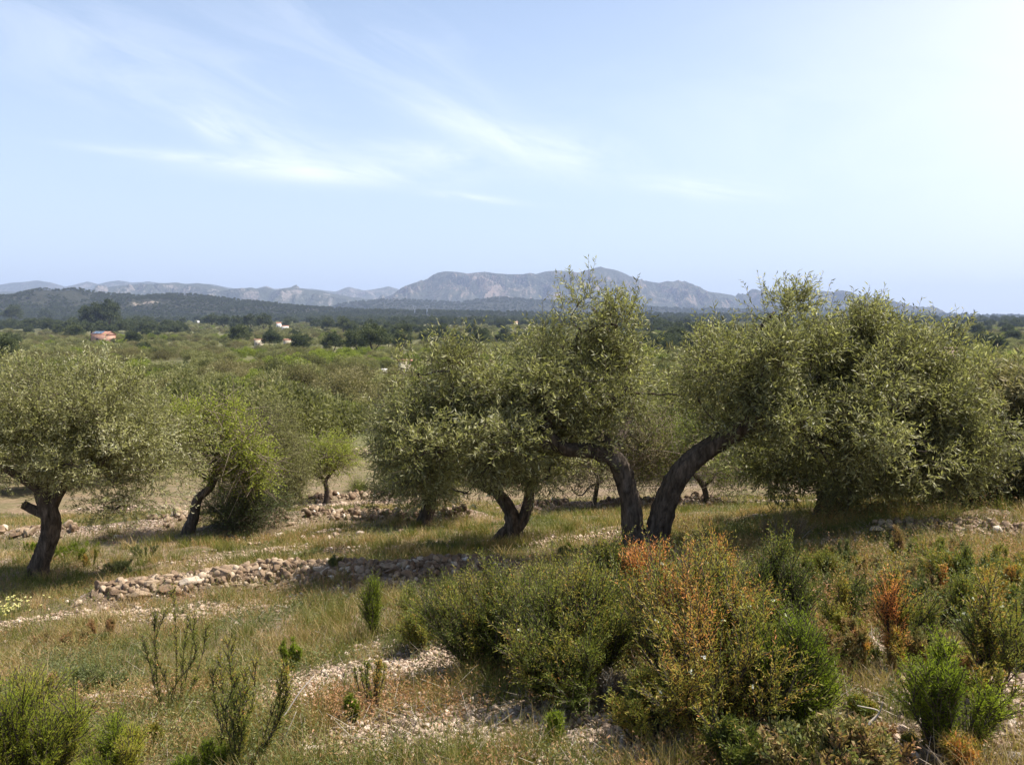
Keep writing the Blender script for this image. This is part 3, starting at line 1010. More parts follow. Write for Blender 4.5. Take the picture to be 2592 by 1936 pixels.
small_tree("almond_tree", 480, 1348, "almond tree with bright yellow-green top and bare grey lower twigs on a dark leaning trunk", "tree", "almond",
           [([(474, 1355, 0), (490, 1310, 0), (500, 1265, 0), (530, 1235, 0), (545, 1200, 0), (540, 1150, 0)], [.10, .075, .06, .055, .05, .03]),
            ([(530, 1235, 0), (560, 1180, 0), (600, 1130, .2)], [.05, .035, .02]), ([(540, 1220, 0), (480, 1180, -.1), (450, 1120, -.2)], [.04, .03, .015])],
           [(520, 1090, 80, 55, .7), (600, 1130, 80, 50, .7), (480, 1100, 50, 50, .5), (640, 1170, 55, 45, .5), (560, 1050, 50, 40, .4), (590, 1195, 60, 30, .5)],
           70, 3000, 21, .048, .016, .88, 1500, 9, .17)
small_tree("olive_tree", 670, 1296, "grey olive bush with a dark green skirt behind the yellow-green almond tree", "tree", "olive_far",
           [([(670, 1304, 0), (672, 1260, 0), (680, 1200, 0)], [.1, .08, .05])],
           [(680, 1100, 80, 70, 1), (700, 1180, 75, 60, .9), (660, 1270, 90, 50, .8), (720, 1230, 50, 50, .6)],
           100, 4600, 22, .06, .014, .45, 0, 10, .28)
small_tree("broom_bush", 610, 1330, "dark green bush spreading under the almond and the grey olive", "bush", "broom",
           [([(610, 1335, 0), (612, 1310, 0), (615, 1290, 0)], [.03, .025, .02])],
           [(600, 1295, 75, 32, .6), (660, 1285, 60, 40, .6), (560, 1300, 40, 25, .4)], 50, 1700, 23, .035, .009, .45, 0, 10, .2)
small_tree("almond_tree", 825, 1276, "small almond with a flat bright green crown above the upper wall of pale stones", "tree", "almond",
           [([(825, 1282, 0), (827, 1240, 0), (825, 1215, 0), (850, 1185, 0)], [.07, .05, .045, .025]), ([(825, 1215, 0), (790, 1195, 0), (775, 1180, 0)], [.04, .03, .015])],
           [(830, 1140, 62, 28, .7), (870, 1155, 40, 22, .5), (800, 1165, 35, 25, .5), (830, 1190, 55, 25, .5)], 45, 1300, 24, .05, .018, .8, 500, 9, .18)
small_tree("almond_tree", 760, 1276, "thin bare leaning almond stem left of the small flat-topped almond", "tree", "twiggy",
           [([(762, 1280, 0), (758, 1250, 0), (740, 1232, 0), (720, 1222, 0)], [.05, .04, .03, .02])],
           [(740, 1175, 50, 45, .6), (715, 1215, 40, 25, .5)], 30, 500, 25, .035, .008, .5, 600, 7, .25)
small_tree("almond_tree", 1790, 1270, "yellowish green almond seen between and behind the forked trunks of the big olive", "tree", "almond",
           [([(1790, 1280, 0), (1780, 1230, 0), (1740, 1180, 0)], [.06, .05, .03]), ([(1780, 1230, 0), (1840, 1180, 0)], [.04, .02])],
           [(1700, 1120, 110, 70, 1), (1820, 1150, 110, 60, 1), (1640, 1180, 60, 50, .8), (1880, 1200, 60, 40, .8), (1600, 1080, 80, 60, .8)], 90, 2500, 26, .05, .014, .3, 1200, 9, .28)
small_tree("olive_tree", 1560, 1282, "pale brown twiggy olive filling the gap left of the forked trunks", "tree", "twiggy",
           [([(1500, 1290, 0), (1510, 1240, 0), (1520, 1180, 0)], [.05, .04, .03])],
           [(1520, 1150, 130, 70, 1), (1600, 1100, 90, 60, 1), (1450, 1200, 80, 40, .8), (1640, 1150, 60, 60, .8)], 80, 2600, 27, .05, .013, .55, 600, 9, .3)
small_tree("olive_tree", 2330, 1262, "brown-green olive behind the round bush at right", "tree", "olive_far",
           [([(2330, 1270, 0), (2330, 1220, 0), (2350, 1160, 0)], [.2, .16, .08])],
           [(2330, 1120, 150, 70, 1.4), (2450, 1130, 100, 70, 1.2), (2200, 1150, 90, 50, 1), (2480, 1180, 60, 50, .9), (2300, 1200, 110, 25, .8)], 90, 3600, 28, .08, .018, .4, 300, 10, .4)
small_tree("round_bush", 2440, 1292, "round dark green broom bush alone in the dry grass above the right stone wall", "bush", "broom",
           [([(2440, 1296, 0), (2440, 1280, 0), (2441, 1265, 0)], [.03, .02, .015])],
           [(2425, 1262, 32, 22, .22), (2462, 1264, 30, 20, .2), (2442, 1252, 30, 16, .18), (2440, 1278, 36, 12, .2)], 60, 2600, 29, .028, .006, .4, 0, 10, .10)
small_tree("round_bush", 908, 1244, "small yellow-green round bush in the dry grass above the upper wall", "bush", "almond",
           [([(908, 1248, 0), (908, 1240, 0), (909, 1234, 0)], [.03, .02, .015])],
           [(908, 1238, 14, 8, .2)], 16, 400, 30, .04, .009, .4, 0, 8, .08)


# ------------------------------------------------------------------ valley trees
def crown(rx, rz, zc, ncl, nleaf, L_, Wd, seed, csz=.3, sparse=.4, flat=0.0, conic=0.0):
    r = np.random.default_rng(seed)
    d = rand_dirs(ncl, r)
    d[:, 2] = np.where(d[:, 2] < -.55, -d[:, 2] * .6, d[:, 2])
    lump = .82 + .3 * fbm(d[:, 0] * 1.7 + seed, d[:, 1] * 1.7 + d[:, 2], seed, 2) + r.normal(size=ncl) * .05
    rr = r.random(ncl) ** sparse * lump
    C = d * rr[:, None] * np.array([rx, rx, rz])
    if conic:
        C[:, :2] *= (1 - conic * np.clip(C[:, 2:] / rz, -1, 1))
    C[:, 2] += zc
    ci = r.integers(0, ncl, nleaf)
    off = rand_dirs(nleaf, r) * (r.random(nleaf) ** .45)[:, None] * csz * rx * r.uniform(.6, 1.4, ncl)[ci][:, None]
    off[:, 2] *= .8
    P_ = C[ci] + off
    D_ = unit(unit(off) * .8 + rand_dirs(nleaf, r) + np.array([0, 0, .35]))
    ti = np.clip(r.normal(.5, .16, ncl)[ci] + r.normal(size=nleaf) * .16, 0, 1)
    return leaf_quads(P_, D_, L_ * r.uniform(.6, 1.3, nleaf), Wd * r.uniform(.7, 1.2, nleaf), ti, r, .1)


def forked_trunk(h, r0, seed, n=3, lean=.2):
    r = np.random.default_rng(seed)
    bf = Buf()
    k = np.array([r.normal() * lean * .4, r.normal() * lean * .4, h * .45])
    bf.add(*tube([np.array([0, 0, -.3]), np.array([0, 0, 0.05]), k], [r0 * 1.3, r0, r0 * .8], 8, 8, .35, seed))
    for i in range(n):
        an = 2 * math.pi * (i + r.random() * .6) / n
        e_ = k + np.array([math.cos(an) * h * .45, math.sin(an) * h * .45, h * .55])
        m_ = (k + e_) / 2 + r.normal(size=3) * h * .05
        bf.add(*tube([k, m_, e_], [r0 * .6, r0 * .45, r0 * .2], 6, 8, .3, seed + i))
    return bf


KINDS = {}


def kind(key, leafm, crown_args, trunk_args, name, part_only=False):
    V, Fq, T_ = crown(**crown_args)
    me = bpy.data.meshes.new(name + "_foliage")
    tmp = obj_mesh(name + "_foliage", V, Fq, M[leafm], tint=T_)
    cm = tmp.data
    bpy.data.objects.remove(tmp)
    bpy.data.meshes.remove(me)
    b_ = forked_trunk(*trunk_args)
    tmp = b_.make("trunk", M["bark"], smooth=True)
    tm = tmp.data
    bpy.data.objects.remove(tmp)
    KINDS.setdefault(key, []).append((cm, tm))


for s_ in range(3):
    kind("olive", "olive_far", dict(rx=2.1, rz=1.25, zc=1.55, ncl=60, nleaf=7500, L_=.20, Wd=.07, seed=100 + s_, csz=.28), (1.6, .17, 100 + s_, 4, .5), "olive")
for s_ in range(2):
    kind("twiggy", "twiggy", dict(rx=2.1, rz=1.2, zc=1.6, ncl=60, nleaf=6500, L_=.18, Wd=.05, seed=120 + s_, csz=.28), (2.0, .14, 120 + s_, 4, .3), "twiggy")
    kind("almond", "almond", dict(rx=1.8, rz=1.1, zc=1.55, ncl=50, nleaf=6500, L_=.17, Wd=.075, seed=140 + s_, csz=.28), (1.8, .12, 140 + s_, 3, .3), "almond")
    kind("pine", "pine", dict(rx=3.2, rz=3.0, zc=4.4, ncl=70, nleaf=11000, L_=.42, Wd=.12, seed=160 + s_, csz=.24, conic=.12), (4.0, .25, 160 + s_, 3, .3), "pine")
kind("bush", "broom", dict(rx=1.1, rz=.9, zc=.75, ncl=36, nleaf=4500, L_=.10, Wd=.03, seed=180, csz=.3), (.8, .08, 180, 3, .3), "bush")
KMESH = {}
BOXES = []                                                  # keep-clear areas (houses)
NAMES = {"olive": ("olive_tree", "tree"), "twiggy": ("orchard_tree", "tree"), "almond": ("almond_tree", "tree"), "pine": ("pine_tree", "tree"), "bush": ("bush", "bush")}


def put_tree(kd, x, y, sc, label, group, rz=None, var=None, zs=1.0, r=random):
    cm, tm = KINDS[kd][var if var is not None else r.randrange(len(KINDS[kd]))]
    z = Hs(x, y)
    nm, cat = NAMES[kd]
    e = empty(nm, (x, y, z), label, cat, group)
    e.rotation_euler = (0, 0, r.random() * 6.283 if rz is None else rz)
    e.scale = (sc, sc, sc * zs)
    for nm2, me in (("foliage", cm), ("trunk", tm)):
        o = bpy.data.objects.new(nm2, me)
        COL.objects.link(o)
        o.parent = e
        KMESH.setdefault((kd, nm2), o)
    return e


random.seed(5)
HOUSES = [(260, 845), (700, 835), (716, 862), (1020, 925), (980, 945), (1230, 925), (1305, 830), (2400, 890), (60, 797), (1775, 815)]
HW = [G0(u, v, lambda x_, y_: H0(x_, y_) + 2.8, 110.0)[:2] for u, v in HOUSES]


def clear_of(x, y, near_pts, dmin):
    for px, py in near_pts:
        if (x - px) ** 2 + (y - py) ** 2 < dmin ** 2:
            return False
    return True


# explicitly seen valley trees, located on the ground by where they stand in the photo: (kind, u, v base, height px, label)
SEEN = [
    ("pine", 232, 838, 70, "tall dark pine, left one of the pair behind the terracotta house with solar panels"),
    ("pine", 272, 838, 76, "tall dark pine, right one of the pair behind the terracotta house with solar panels"),
    ("pine", 32, 822, 48, "dark pine left of the tiny cream house at the far left"),
    ("pine", 115, 815, 34, "low dark pine right of the tiny cream house at the far left"),
    ("pine", 535, 828, 36, "first dark pine from the left in the clump left of the twin white roofs"),
    ("pine", 568, 830, 36, "second dark pine of the clump left of the twin white roofs"),
    ("pine", 600, 831, 34, "third dark pine of the clump left of the twin white roofs"),
    ("pine", 634, 833, 40, "fourth dark pine of the clump left of the twin white roofs"),
    ("pine", 668, 834, 42, "last dark pine of the clump, next to the twin white roofs"),
    ("pine", 762, 886, 48, "round dark pine just right of the pink roof near the cypress"),
    ("pine", 845, 886, 48, "dark pine, second to the right of the pink roof near the cypress"),
    ("pine", 905, 888, 60, "dark pine at the left end of the dense pine wood"),
    ("pine", 945, 890, 68, "high dark pine near the left end of the dense pine wood"),
    ("pine", 870, 842, 40, "dark pine in the row behind the first pines of the wood"),
    ("pine", 830, 838, 34, "smaller pine in the row behind the first pines of the wood"),
    ("pine", 372, 852, 24, "small dark pine right of the terracotta house with solar panels"),
    ("pine", 2515, 890, 48, "dark round pine in the fields right of the pinkish stone house"),
    ("pine", 2470, 855, 34, "dark pine on the field edge above the pinkish stone house"),
    ("olive", 795, 1092, 80, "olive with spreading bare limbs beyond the pale rubble heap, left of a matching one"),
    ("olive", 842, 1096, 85, "olive with spreading bare limbs directly beyond the pale rubble heap"),
    ("olive", 900, 1085, 75, "rounded grey-green olive right of the two with bare limbs"),
    ("olive", 700, 1100, 120, "tall grey olive above and behind the yellow-green almond"),
]
placed = []
HT = {"olive": 2.8, "twiggy": 2.85, "almond": 2.7, "pine": 7.4, "bush": 1.65}
for kd, u, v, hp, lb in SEEN:
    e_ = 2.2 if kd == "pine" else 0
    p = G0(u, v, lambda x_, y_: H0(x_, y_) + e_, 20.0)
    sc = (hp / F * p[1] + e_) / HT[kd]
    put_tree(kd, p[0], p[1], sc, lb, "pines in the valley" if kd == "pine" else "olives beyond the terraces")
    placed.append((p[0], p[1]))
# pine wood in the centre
PW_ = []
for i in range(46):
    u = random.uniform(930, 1420)
    v = random.uniform(856, 892)
    p = G0(u, v)
    if clear_of(p[0], p[1], PW_, 3.2):
        PW_.append((p[0], p[1]))
for i in range(14):
    p = G0(random.uniform(1630, 1780), random.uniform(870, 905))
    if clear_of(p[0], p[1], PW_, 3.0):
        PW_.append((p[0], p[1]))
for x, y in PW_:
    put_tree("pine", x, y, random.uniform(.72, 1.12), "dark pine in the dense wood across the valley floor", "pines of the valley wood")
placed += PW_

GRP = {"olive": "grey-green olives of the valley orchards", "twiggy": "brown leafless orchard trees of the valley", "almond": "bright green almonds of the valley", "bush": "dark bushes between the orchard trees"}
LAB = {"olive": "round grey-green olive", "twiggy": "brown twiggy orchard tree", "almond": "fresh green almond tree", "bush": "small dark bush"}


def where(x, y):
    u = CU + x / y * F
    side = "at the far left" if u < 330 else "left of centre" if u < 900 else "behind the big olive" if u < 2300 else "at the far right"
    dep = "close beyond the stone terraces" if y < 45 else "in the near orchard" if y < 70 else "in the valley orchard" if y < 100 else "out in the valley"
    return dep, side


def choose(x, y, r=random):
    a = float(fbm(np.array([x / 28]), np.array([y / 40]), 71, 3)[0])
    b_ = float(fbm(np.array([x / 22]), np.array([y / 45]), 91, 3)[0])
    u = CU + x / y * F
    bright = (b_ > (.62 if y < 260 else .80)) or (100 < y < 260 and 330 < u < 900 and b_ > .50)
    if bright and r.random() < .75:
        return "almond"
    if a > .60 and r.random() < .6:
        return "twiggy"
    return r.choices(["olive", "twiggy", "bush", "almond"], [8, 1.3, 1.2, .9])[0]


cand = []
y = 25.0
while y < 118:
    step = 4.8 + y * .012
    hw = y * .66 + 3
    x = -hw
    while x < hw:
        cand.append((x + random.uniform(-1, 1) * 1.1, y + random.uniform(-1, 1) * 1.1))
        x += step
    y += step
cand.sort(key=lambda c: c[1])
used, n_ind = [], 0
far_pts = []
GAPS = [(G0(900, 1200)[:2], 6.0), (G0(900, 1135)[:2], 3.2), (G0(830, 1250)[:2], 3), (G0(2480, 1270)[:2], 4), (G0(2560, 1240)[:2], 3), (G0(780, 1230)[:2], 3)]
for x, y in cand:
    u = CU + x / y * F
    if y < 34 and 640 < u < 1030:
        continue
    if any((x - g[0][0]) ** 2 + (y - g[0][1]) ** 2 < g[1] ** 2 for g in GAPS):
        continue
    if 860 < u < 1010 and y < 52:
        continue
    if not clear_of(x, y, placed, 3.4) or not clear_of(x, y, used, 2.6):
        continue
    kd = choose(x, y)
    used.append((x, y))
    if n_ind < 235:
        dep, side = where(x, y)
        put_tree(kd, x, y, random.uniform(.72, 1.3), f"{LAB[kd]} {dep} {side}", f"{GRP[kd]}, {dep} {side}", zs=random.uniform(.85, 1.15))
        n_ind += 1
    else:
        far_pts.append((x, y, kd, 1))

# cypress
pc = G0(686, 868)
zc_ = Hs(pc[0], pc[1])
ce = empty("cypress_tree", (pc[0], pc[1], zc_), "single slim dark cypress standing by the pink roofs in the valley", "tree")
hc = 48 / F * pc[1]
V, Fq, T_ = crown(.07 * hc * 1.5, hc * .5, hc * .5, 60, 5000, .22, .06, 190, .5, .4, 0, .45)
obj_mesh("foliage", V, Fq, M["pine"], ce, tint=T_)
obj_mesh("trunk", *tube([(0, 0, -.2), (0, 0, hc * .2), (0, 0, hc * .5)], [.18, .15, .08], 8, 6), M["bark"], ce)

# the rest of the orchards and woods: one mass
y = 118.0
while y < 1750:
    step = 6.0 + (y - 118) * .009
    hw = y * .70 + 5
    x = -hw
    while x < hw:
        px, py = x + random.uniform(-1, 1) * step * .35, y + random.uniform(-1, 1) * step * .35
        x += step
        u = CU + px / py * F
        g = float(fbm(np.array([px / 60]), np.array([py / 90]), 55, 3)[0])
        if g < .33 and random.random() < .8:
            continue
        if not clear_of(px, py, HW, 4 + py * .010):
            continue
        low_ = False
        if any(abs(px - hx) < py * .011 + 2 and -py * .25 < py - hy < 2 for hx, hy in HW):
            low_ = True
        if py < 330 and not clear_of(px, py, placed, 3.5):
            continue
        kd = choose(px, py)
        w = float(fbm(np.array([px / 130]), np.array([py / 200]), 66, 3)[0])
        if (py > 600 and w > .60) or (py > 1000 and w > .50) or (py > 1350 and random.random() < .7):
            kd = "pine"
            if u < 880 and w < .64:
                kd = "olive" if random.random() < .8 else "bush"
            if random.random() < .3:
                continue
        elif random.random() < .018:
            kd = "pine"
        if low_ and kd == "pine":
            continue
        far_pts.append((px, py, kd, .55 if low_ else 1))
    y += step * .95


def hill_points(grid, n, seed, umin=-9e9, umax=9e9, rockmax=-.2):
    Xg, Yg, Zg, rock = grid
    r = np.random.default_rng(seed)
    ny_, nx_ = Xg.shape
    i = r.integers(0, ny_ - 1, n)
    j = r.integers(0, nx_ - 1, n)
    f = r.random(n)
    g = r.random(n)

    def lerp(A):
        return (A[i, j] * (1 - f) + A[i + 1, j] * f) * (1 - g) + (A[i, j + 1] * (1 - f) + A[i + 1, j + 1] * f) * g
    x, y, z, rk = lerp(Xg), lerp(Yg), lerp(Zg), lerp(rock)
    ok = (rk < rockmax + r.random(n) * .35) & (z > -9)
    return x[ok], y[ok], z[ok]


def scatter_mass(name, label, P_, kd_i, sc, rot, refs):
    """one mass of trees: geometry nodes put the crowns of the valley's own trees on the points"""
    n = len(P_)
    me = bpy.data.meshes.new(name)
    me.vertices.add(n)
    me.vertices.foreach_set("co", np.asarray(P_, dtype=np.float32).ravel())
    for nm, arr, ty in (("kd", kd_i, "INT"), ("sc", sc, "FLOAT"), ("rot", rot, "FLOAT")):
        a_ = me.attributes.new(nm, ty, "POINT")
        a_.data.foreach_set("value", np.asarray(arr, dtype=np.int32 if ty == "INT" else np.float32))
    o = bpy.data.objects.new(name, me)
    COL.objects.link(o)
    ng = bpy.data.node_groups.new(name, "GeometryNodeTree")
    ng.interface.new_socket("Geometry", in_out="INPUT", socket_type="NodeSocketGeometry")
    ng.interface.new_socket("Geometry", in_out="OUTPUT", socket_type="NodeSocketGeometry")
    t = NT(ng)
    gi, go_ = t.n("NodeGroupInput"), t.n("NodeGroupOutput")
    jn = t.n("GeometryNodeJoinGeometry")
    ak = t.n("GeometryNodeInputNamedAttribute", data_type="INT")
    ak.inputs[0].default_value = "kd"
    as_ = t.n("GeometryNodeInputNamedAttribute", data_type="FLOAT")
    as_.inputs[0].default_value = "sc"
    ar = t.n("GeometryNodeInputNamedAttribute", data_type="FLOAT")
    ar.inputs[0].default_value = "rot"
    cx = t.n("ShaderNodeCombineXYZ")
    t.link(ar.outputs[0], cx.inputs[2])
    for k, ref in enumerate(refs):
        oi = t.n("GeometryNodeObjectInfo")
        oi.inputs[0].default_value = ref
        oi.inputs[1].default_value = True
        cm = t.n("FunctionNodeCompare", data_type="INT", operation="EQUAL")
        t.link(ak.outputs[0], cm.inputs[2])
        cm.inputs[3].default_value = k
        ip = t.n("GeometryNodeInstanceOnPoints")
        t.link(gi.outputs[0], ip.inputs["Points"])
        t.link(cm.outputs[0], ip.inputs["Selection"])
        t.link(oi.outputs["Geometry"], ip.inputs["Instance"])
        t.link(cx.outputs[0], ip.inputs["Rotation"])
        t.link(as_.outputs[0], ip.inputs["Scale"])
        t.link(ip.outputs[0], jn.inputs[0])
    t.link(jn.outputs[0], go_.inputs[0])
    md = o.modifiers.new("scatter", "NODES")
    md.node_group = ng
    tag(o, label, kind="stuff")
    return o


refs_all = []
for kd in ("olive", "twiggy", "almond", "pine", "bush"):
    for var in range(len(KINDS[kd])):
        cm_ = KINDS[kd][var][0]
        ob_ = next((o for o in bpy.data.objects if o.data == cm_), None)
        refs_all.append((kd, ob_))
kd_index = {}
for i, (kd, ob_) in enumerate(refs_all):
    if ob_ is not None:
        kd_index.setdefault(kd, []).append(i)
fx = np.array([p[0] for p in far_pts])
fy = np.array([p[1] for p in far_pts])
fz = H(fx, fy)
fk = np.array([random.choice(kd_index[p[2]]) for p in far_pts])
fs = np.array([random.uniform(.6, 1.3) for _ in far_pts]) * np.array([(1 + min(.5, p[1] / 2500)) * p[3] * (.8 if p[2] == "pine" and p[1] < 330 else 1) for p in far_pts])
scatter_mass("distant_woodland", "mass of small orchard trees and woods filling the valley behind", np.stack([fx, fy, fz], -1), fk, fs,
             np.array([random.random() * 6.28 for _ in far_pts]), [o for _, o in refs_all])
hx, hy, hz = [], [], []
for grid, n, sd_ in ((lh, 20000, 1), (mr, 7000, 2), (foot, 12000, 3)):
    a_, b_, c_ = hill_points(grid, n, sd_)
    hx.append(a_)
    hy.append(b_)
    hz.append(c_)
hx, hy, hz = np.concatenate(hx), np.concatenate(hy), np.concatenate(hz)
r_ = np.random.default_rng(3)
nh = len(hx)
scatter_mass("hillside_woodland", "dark pine woods covering the low hills behind the valley", np.stack([hx, hy, hz - .4], -1),
             r_.choice(kd_index["pine"], nh), r_.uniform(.5, 1.1, nh) * np.where(hy > 3200, 1.6, 1), r_.random(nh) * 6.28, [o for _, o in refs_all])


# ------------------------------------------------------------------ houses
def box(x0, x1, y0, y1, z0, z1):
    V = [(x0, y0, z0), (x1, y0, z0), (x1, y1, z0), (x0, y1, z0), (x0, y0, z1), (x1, y0, z1), (x1, y1, z1), (x0, y1, z1)]
    Fq = [(0, 3, 2, 1), (4, 5, 6, 7), (0, 1, 5, 4), (1, 2, 6, 5), (2, 3, 7, 6), (3, 0, 4, 7)]
    return np.array(V, float), np.array(Fq)


M["terracotta"] = simple_mat("terracotta tiles", (.40, .20, .135), .85, .2, .25, 6)
M["render_pink"] = simple_mat("pink render", (.46, .26, .19), .9, .2, .15, 2)
M["cream"] = simple_mat("cream render", (.66, .56, .42), .9, .2, .12, 2)
M["whitewash"] = simple_mat("whitewashed wall", (.80, .76, .70), .9, .2, .06, 2)
M["stonewall"] = simple_mat("pinkish masonry", (.52, .38, .29), .95, .2, .25, 5)
M["dark"] = simple_mat("dark opening", (.03, .028, .027), .5, .4)
M["panel"] = simple_mat("solar glass", (.10, .14, .19), .15, .6)
M["steel"] = simple_mat("galvanised steel", (.45, .47, .50), .5, .5)


def house(u, v, label, wpx, hpx, wallm, roofm="terracotta", rz=0, roof=.45, hw_=None, depth=.8, openings=((-.25, .35), (.2, .35)), door=.0, panels=False, chimney=False, name="house", cat="house"):
    p = G0(u, v, lambda x_, y_: H0(x_, y_) + 2.8, 110.0)
    s_ = p[1] / F
    z = Hs(p[0], p[1]) - .1
    w, h = wpx * s_ / 2, max(2.2, at(u, v - hpx, p[1])[2] - z)
    p2 = (p[0], p[1], z)
    e = empty(name, p2, label, cat)
    e.rotation_euler = (0, 0, math.radians(rz))
    d = w * depth
    obj_mesh("wall", *box(-w, w, -d, d, -1.5, h), M[wallm], e)
    rh = hpx * s_ * roof
    ov = .25
    V = np.array([(-w - ov, -d - ov, h - .05), (w + ov, -d - ov, h - .05), (w + ov, d + ov, h - .05), (-w - ov, d + ov, h - .05),
                  (-w - ov, 0, h + rh), (w + ov, 0, h + rh), (-w - ov, -d - ov, h + .12), (w + ov, -d - ov, h + .12), (w + ov, d + ov, h + .12), (-w - ov, d + ov, h + .12)])
    Fq = [(0, 3, 2, 1), (0, 1, 7, 6), (1, 2, 8, 7), (2, 3, 9, 8), (3, 0, 6, 9), (6, 7, 5, 4), (8, 9, 4, 5)]
    rf = obj_mesh("roof", V, Fq, M[roofm], e)
    # gables
    Vg = []
    Fg = []
    for sx in (-1, 1):
        b_ = len(Vg)
        Vg += [(sx * (w - .01), -d, h), (sx * (w - .01), d, h), (sx * (w - .01), 0.001, h + rh - .05), (sx * (w - .01), -0.001, h + rh - .05)]
        Fg.append((b_, b_ + 1, b_ + 2, b_ + 3))
    obj_mesh("gable", Vg, Fg, M[wallm], e)
    for ox, oz in openings:
        obj_mesh("window", *box(ox * 2 * w - w * .10, ox * 2 * w + w * .10, -d - .05, -d + .1, h * oz, h * (oz + .32)), M["dark"], e)
    obj_mesh("door", *box(door * 2 * w - w * .12, door * 2 * w + w * .12, -d - .04, -d + .1, 0, h * .62), M["dark"], e)
    if panels:
        for k in range(3):
            x0 = -w * .92 + k * w * .42
            V_, F_ = box(x0, x0 + w * .36, -1, -0.1, 0, .08)
            V_[:, 1] *= d * .9
            V_[:, 2] += h + .12 + (rh - .1) * (1 + V_[:, 1] / (d + ov)) + .12
            obj_mesh("solar_panel", V_, F_, M["panel"], e)
    if chimney:
        V_, F_ = box(w * .35, w * .35 + .7, .2, .9, h, h + rh + 1.2)
        obj_mesh("chimney", V_, F_, M[wallm], rf)
    return e


house(262, 858, "terracotta-roofed pink house with solar panels below two dark pines at left", 46, 11, "render_pink", rz=-14, roof=.75, panels=True, depth=.75, openings=((.05, .2),), door=-.1)
house(60, 800, "tiny cream house between pines at the far left edge of the valley", 17, 6, "cream", "cream", rz=10)
house(706, 826, "white two-storey farmhouse beside a low annex at the end of the pine clump", 12, 7, "whitewash", "terracotta", rz=10)
house(722, 830, "low annex with pinkish roof right of the white two-storey farmhouse", 17, 4, "whitewash", "terracotta", rz=10, roof=.5)
house(733, 868, "pale pink roofed house half hidden left of the round dark pine", 24, 7, "cream", "terracotta", rz=-12)
house(655, 864, "low pink roof among brown trees just left of the cypress", 20, 4, "cream", "terracotta", rz=6)
house(1024, 918, "long low house with flat pink tiled roof near the two white walls", 32, 5, "cream", "terracotta", rz=8, roof=.7)
house(1150, 926, "first orange roof from the left behind the top of the big olive", 22, 5, "cream", "terracotta", rz=-8)
house(1225, 922, "wide orange tiled roof showing through the twigs of the big olive", 44, 6, "cream", "terracotta", rz=6, roof=.9)
house(1306, 824, "tiny cream house with a chimney below the dark ridge in the middle distance", 9, 7, "cream", "terracotta", chimney=True)
house(1775, 815, "tiny white house on the far slope between the two halves of the big olive", 13, 5, "whitewash", "whitewash")
house(2402, 898, "pinkish stone house with a dark window right of the big olive crown", 34, 17, "stonewall", "stonewall", rz=-20, roof=.15, openings=((-.2, .45),), door=.25, depth=.6)
house(502, 818, "tiny pale shed left of the pine clump", 5, 4, "whitewash", "whitewash", name="shed", cat="shed")


def garden_wall(u, v, wpx, hpx, label, rz=0):
    p = G0(u, v, lambda x_, y_: H0(x_, y_) + 2.8, 110.0)
    s_ = p[1] / F
    w, h = wpx * s_ / 2, max(1.8, at(u, v - hpx, p[1])[2] - Hs(p[0], p[1]))
    V, Fq = box(-w, w, -.15, .15, -.5, h)
    e = obj_mesh("garden_wall", V, Fq, M["whitewash"])
    e.location = (p[0], p[1], Hs(p[0], p[1]))
    e.rotation_euler = (0, 0, math.radians(rz))
    tag(e, label, "wall")


garden_wall(970, 940, 20, 7, "short white garden wall, left one of two below the pink roof", 8)
garden_wall(1022, 944, 18, 8, "short white garden wall, right one of two below the pink roof", -6)


def pylon(u, v, hpx, label):
    p = G0(u, v)
    Y_ = 1900.0
    base = at(u, v, Y_)
    h = hpx / F * Y_
    w = h * .11
    bf = Buf()
    rr = .22
    tops = []
    for sx in (-1, 1):
        for sy in (-1, 1):
            a, b_ = np.array([sx * w, sy * w, -6]), np.array([sx * w * .25, sy * w * .25, h * .68])
            bf.add(*tube([a, b_], [rr, rr], 4, 2, cap=False))
            c_ = np.array([sx * w * 1.3, sy * w * .25, h * .86])
            bf.add(*tube([b_, c_], [rr, rr], 4, 2, cap=False))
            bf.add(*tube([c_, np.array([sx * w * .9, 0, h])], [rr, rr], 4, 2, cap=False))
    for k in range(6):
        z0, z1 = h * .68 * k / 6, h * .68 * (k + 1) / 6
        w0, w1 = w * (1 - .75 * k / 6), w * (1 - .75 * (k + 1) / 6)
        for sy in (-1, 1):
            bf.add(*tube([np.array([-w0, sy * w0, z0]), np.array([w1, sy * w1, z1])], [rr * .7, rr * .7], 4, 2, cap=False))
            bf.add(*tube([np.array([w0, sy * w0, z0]), np.array([-w1, sy * w1, z1])], [rr * .7, rr * .7], 4, 2, cap=False))
    bf.add(*tube([np.array([-w * 2.3, 0, h]), np.array([w * 2.3, 0, h])], [rr, rr], 4, 2, cap=False))
    V, Fq, T_ = bf.get()
    e = obj_mesh("pylon", V + base, Fq, M["steel"], loc=base)
    tag(e, label, "pylon", "pylons on the far ridge")


pylon(1050, 800, 24, "faint lattice power pylon, left one of two below the big mountain")
pylon(1081, 800, 26, "faint lattice power pylon, right one of two below the big mountain")

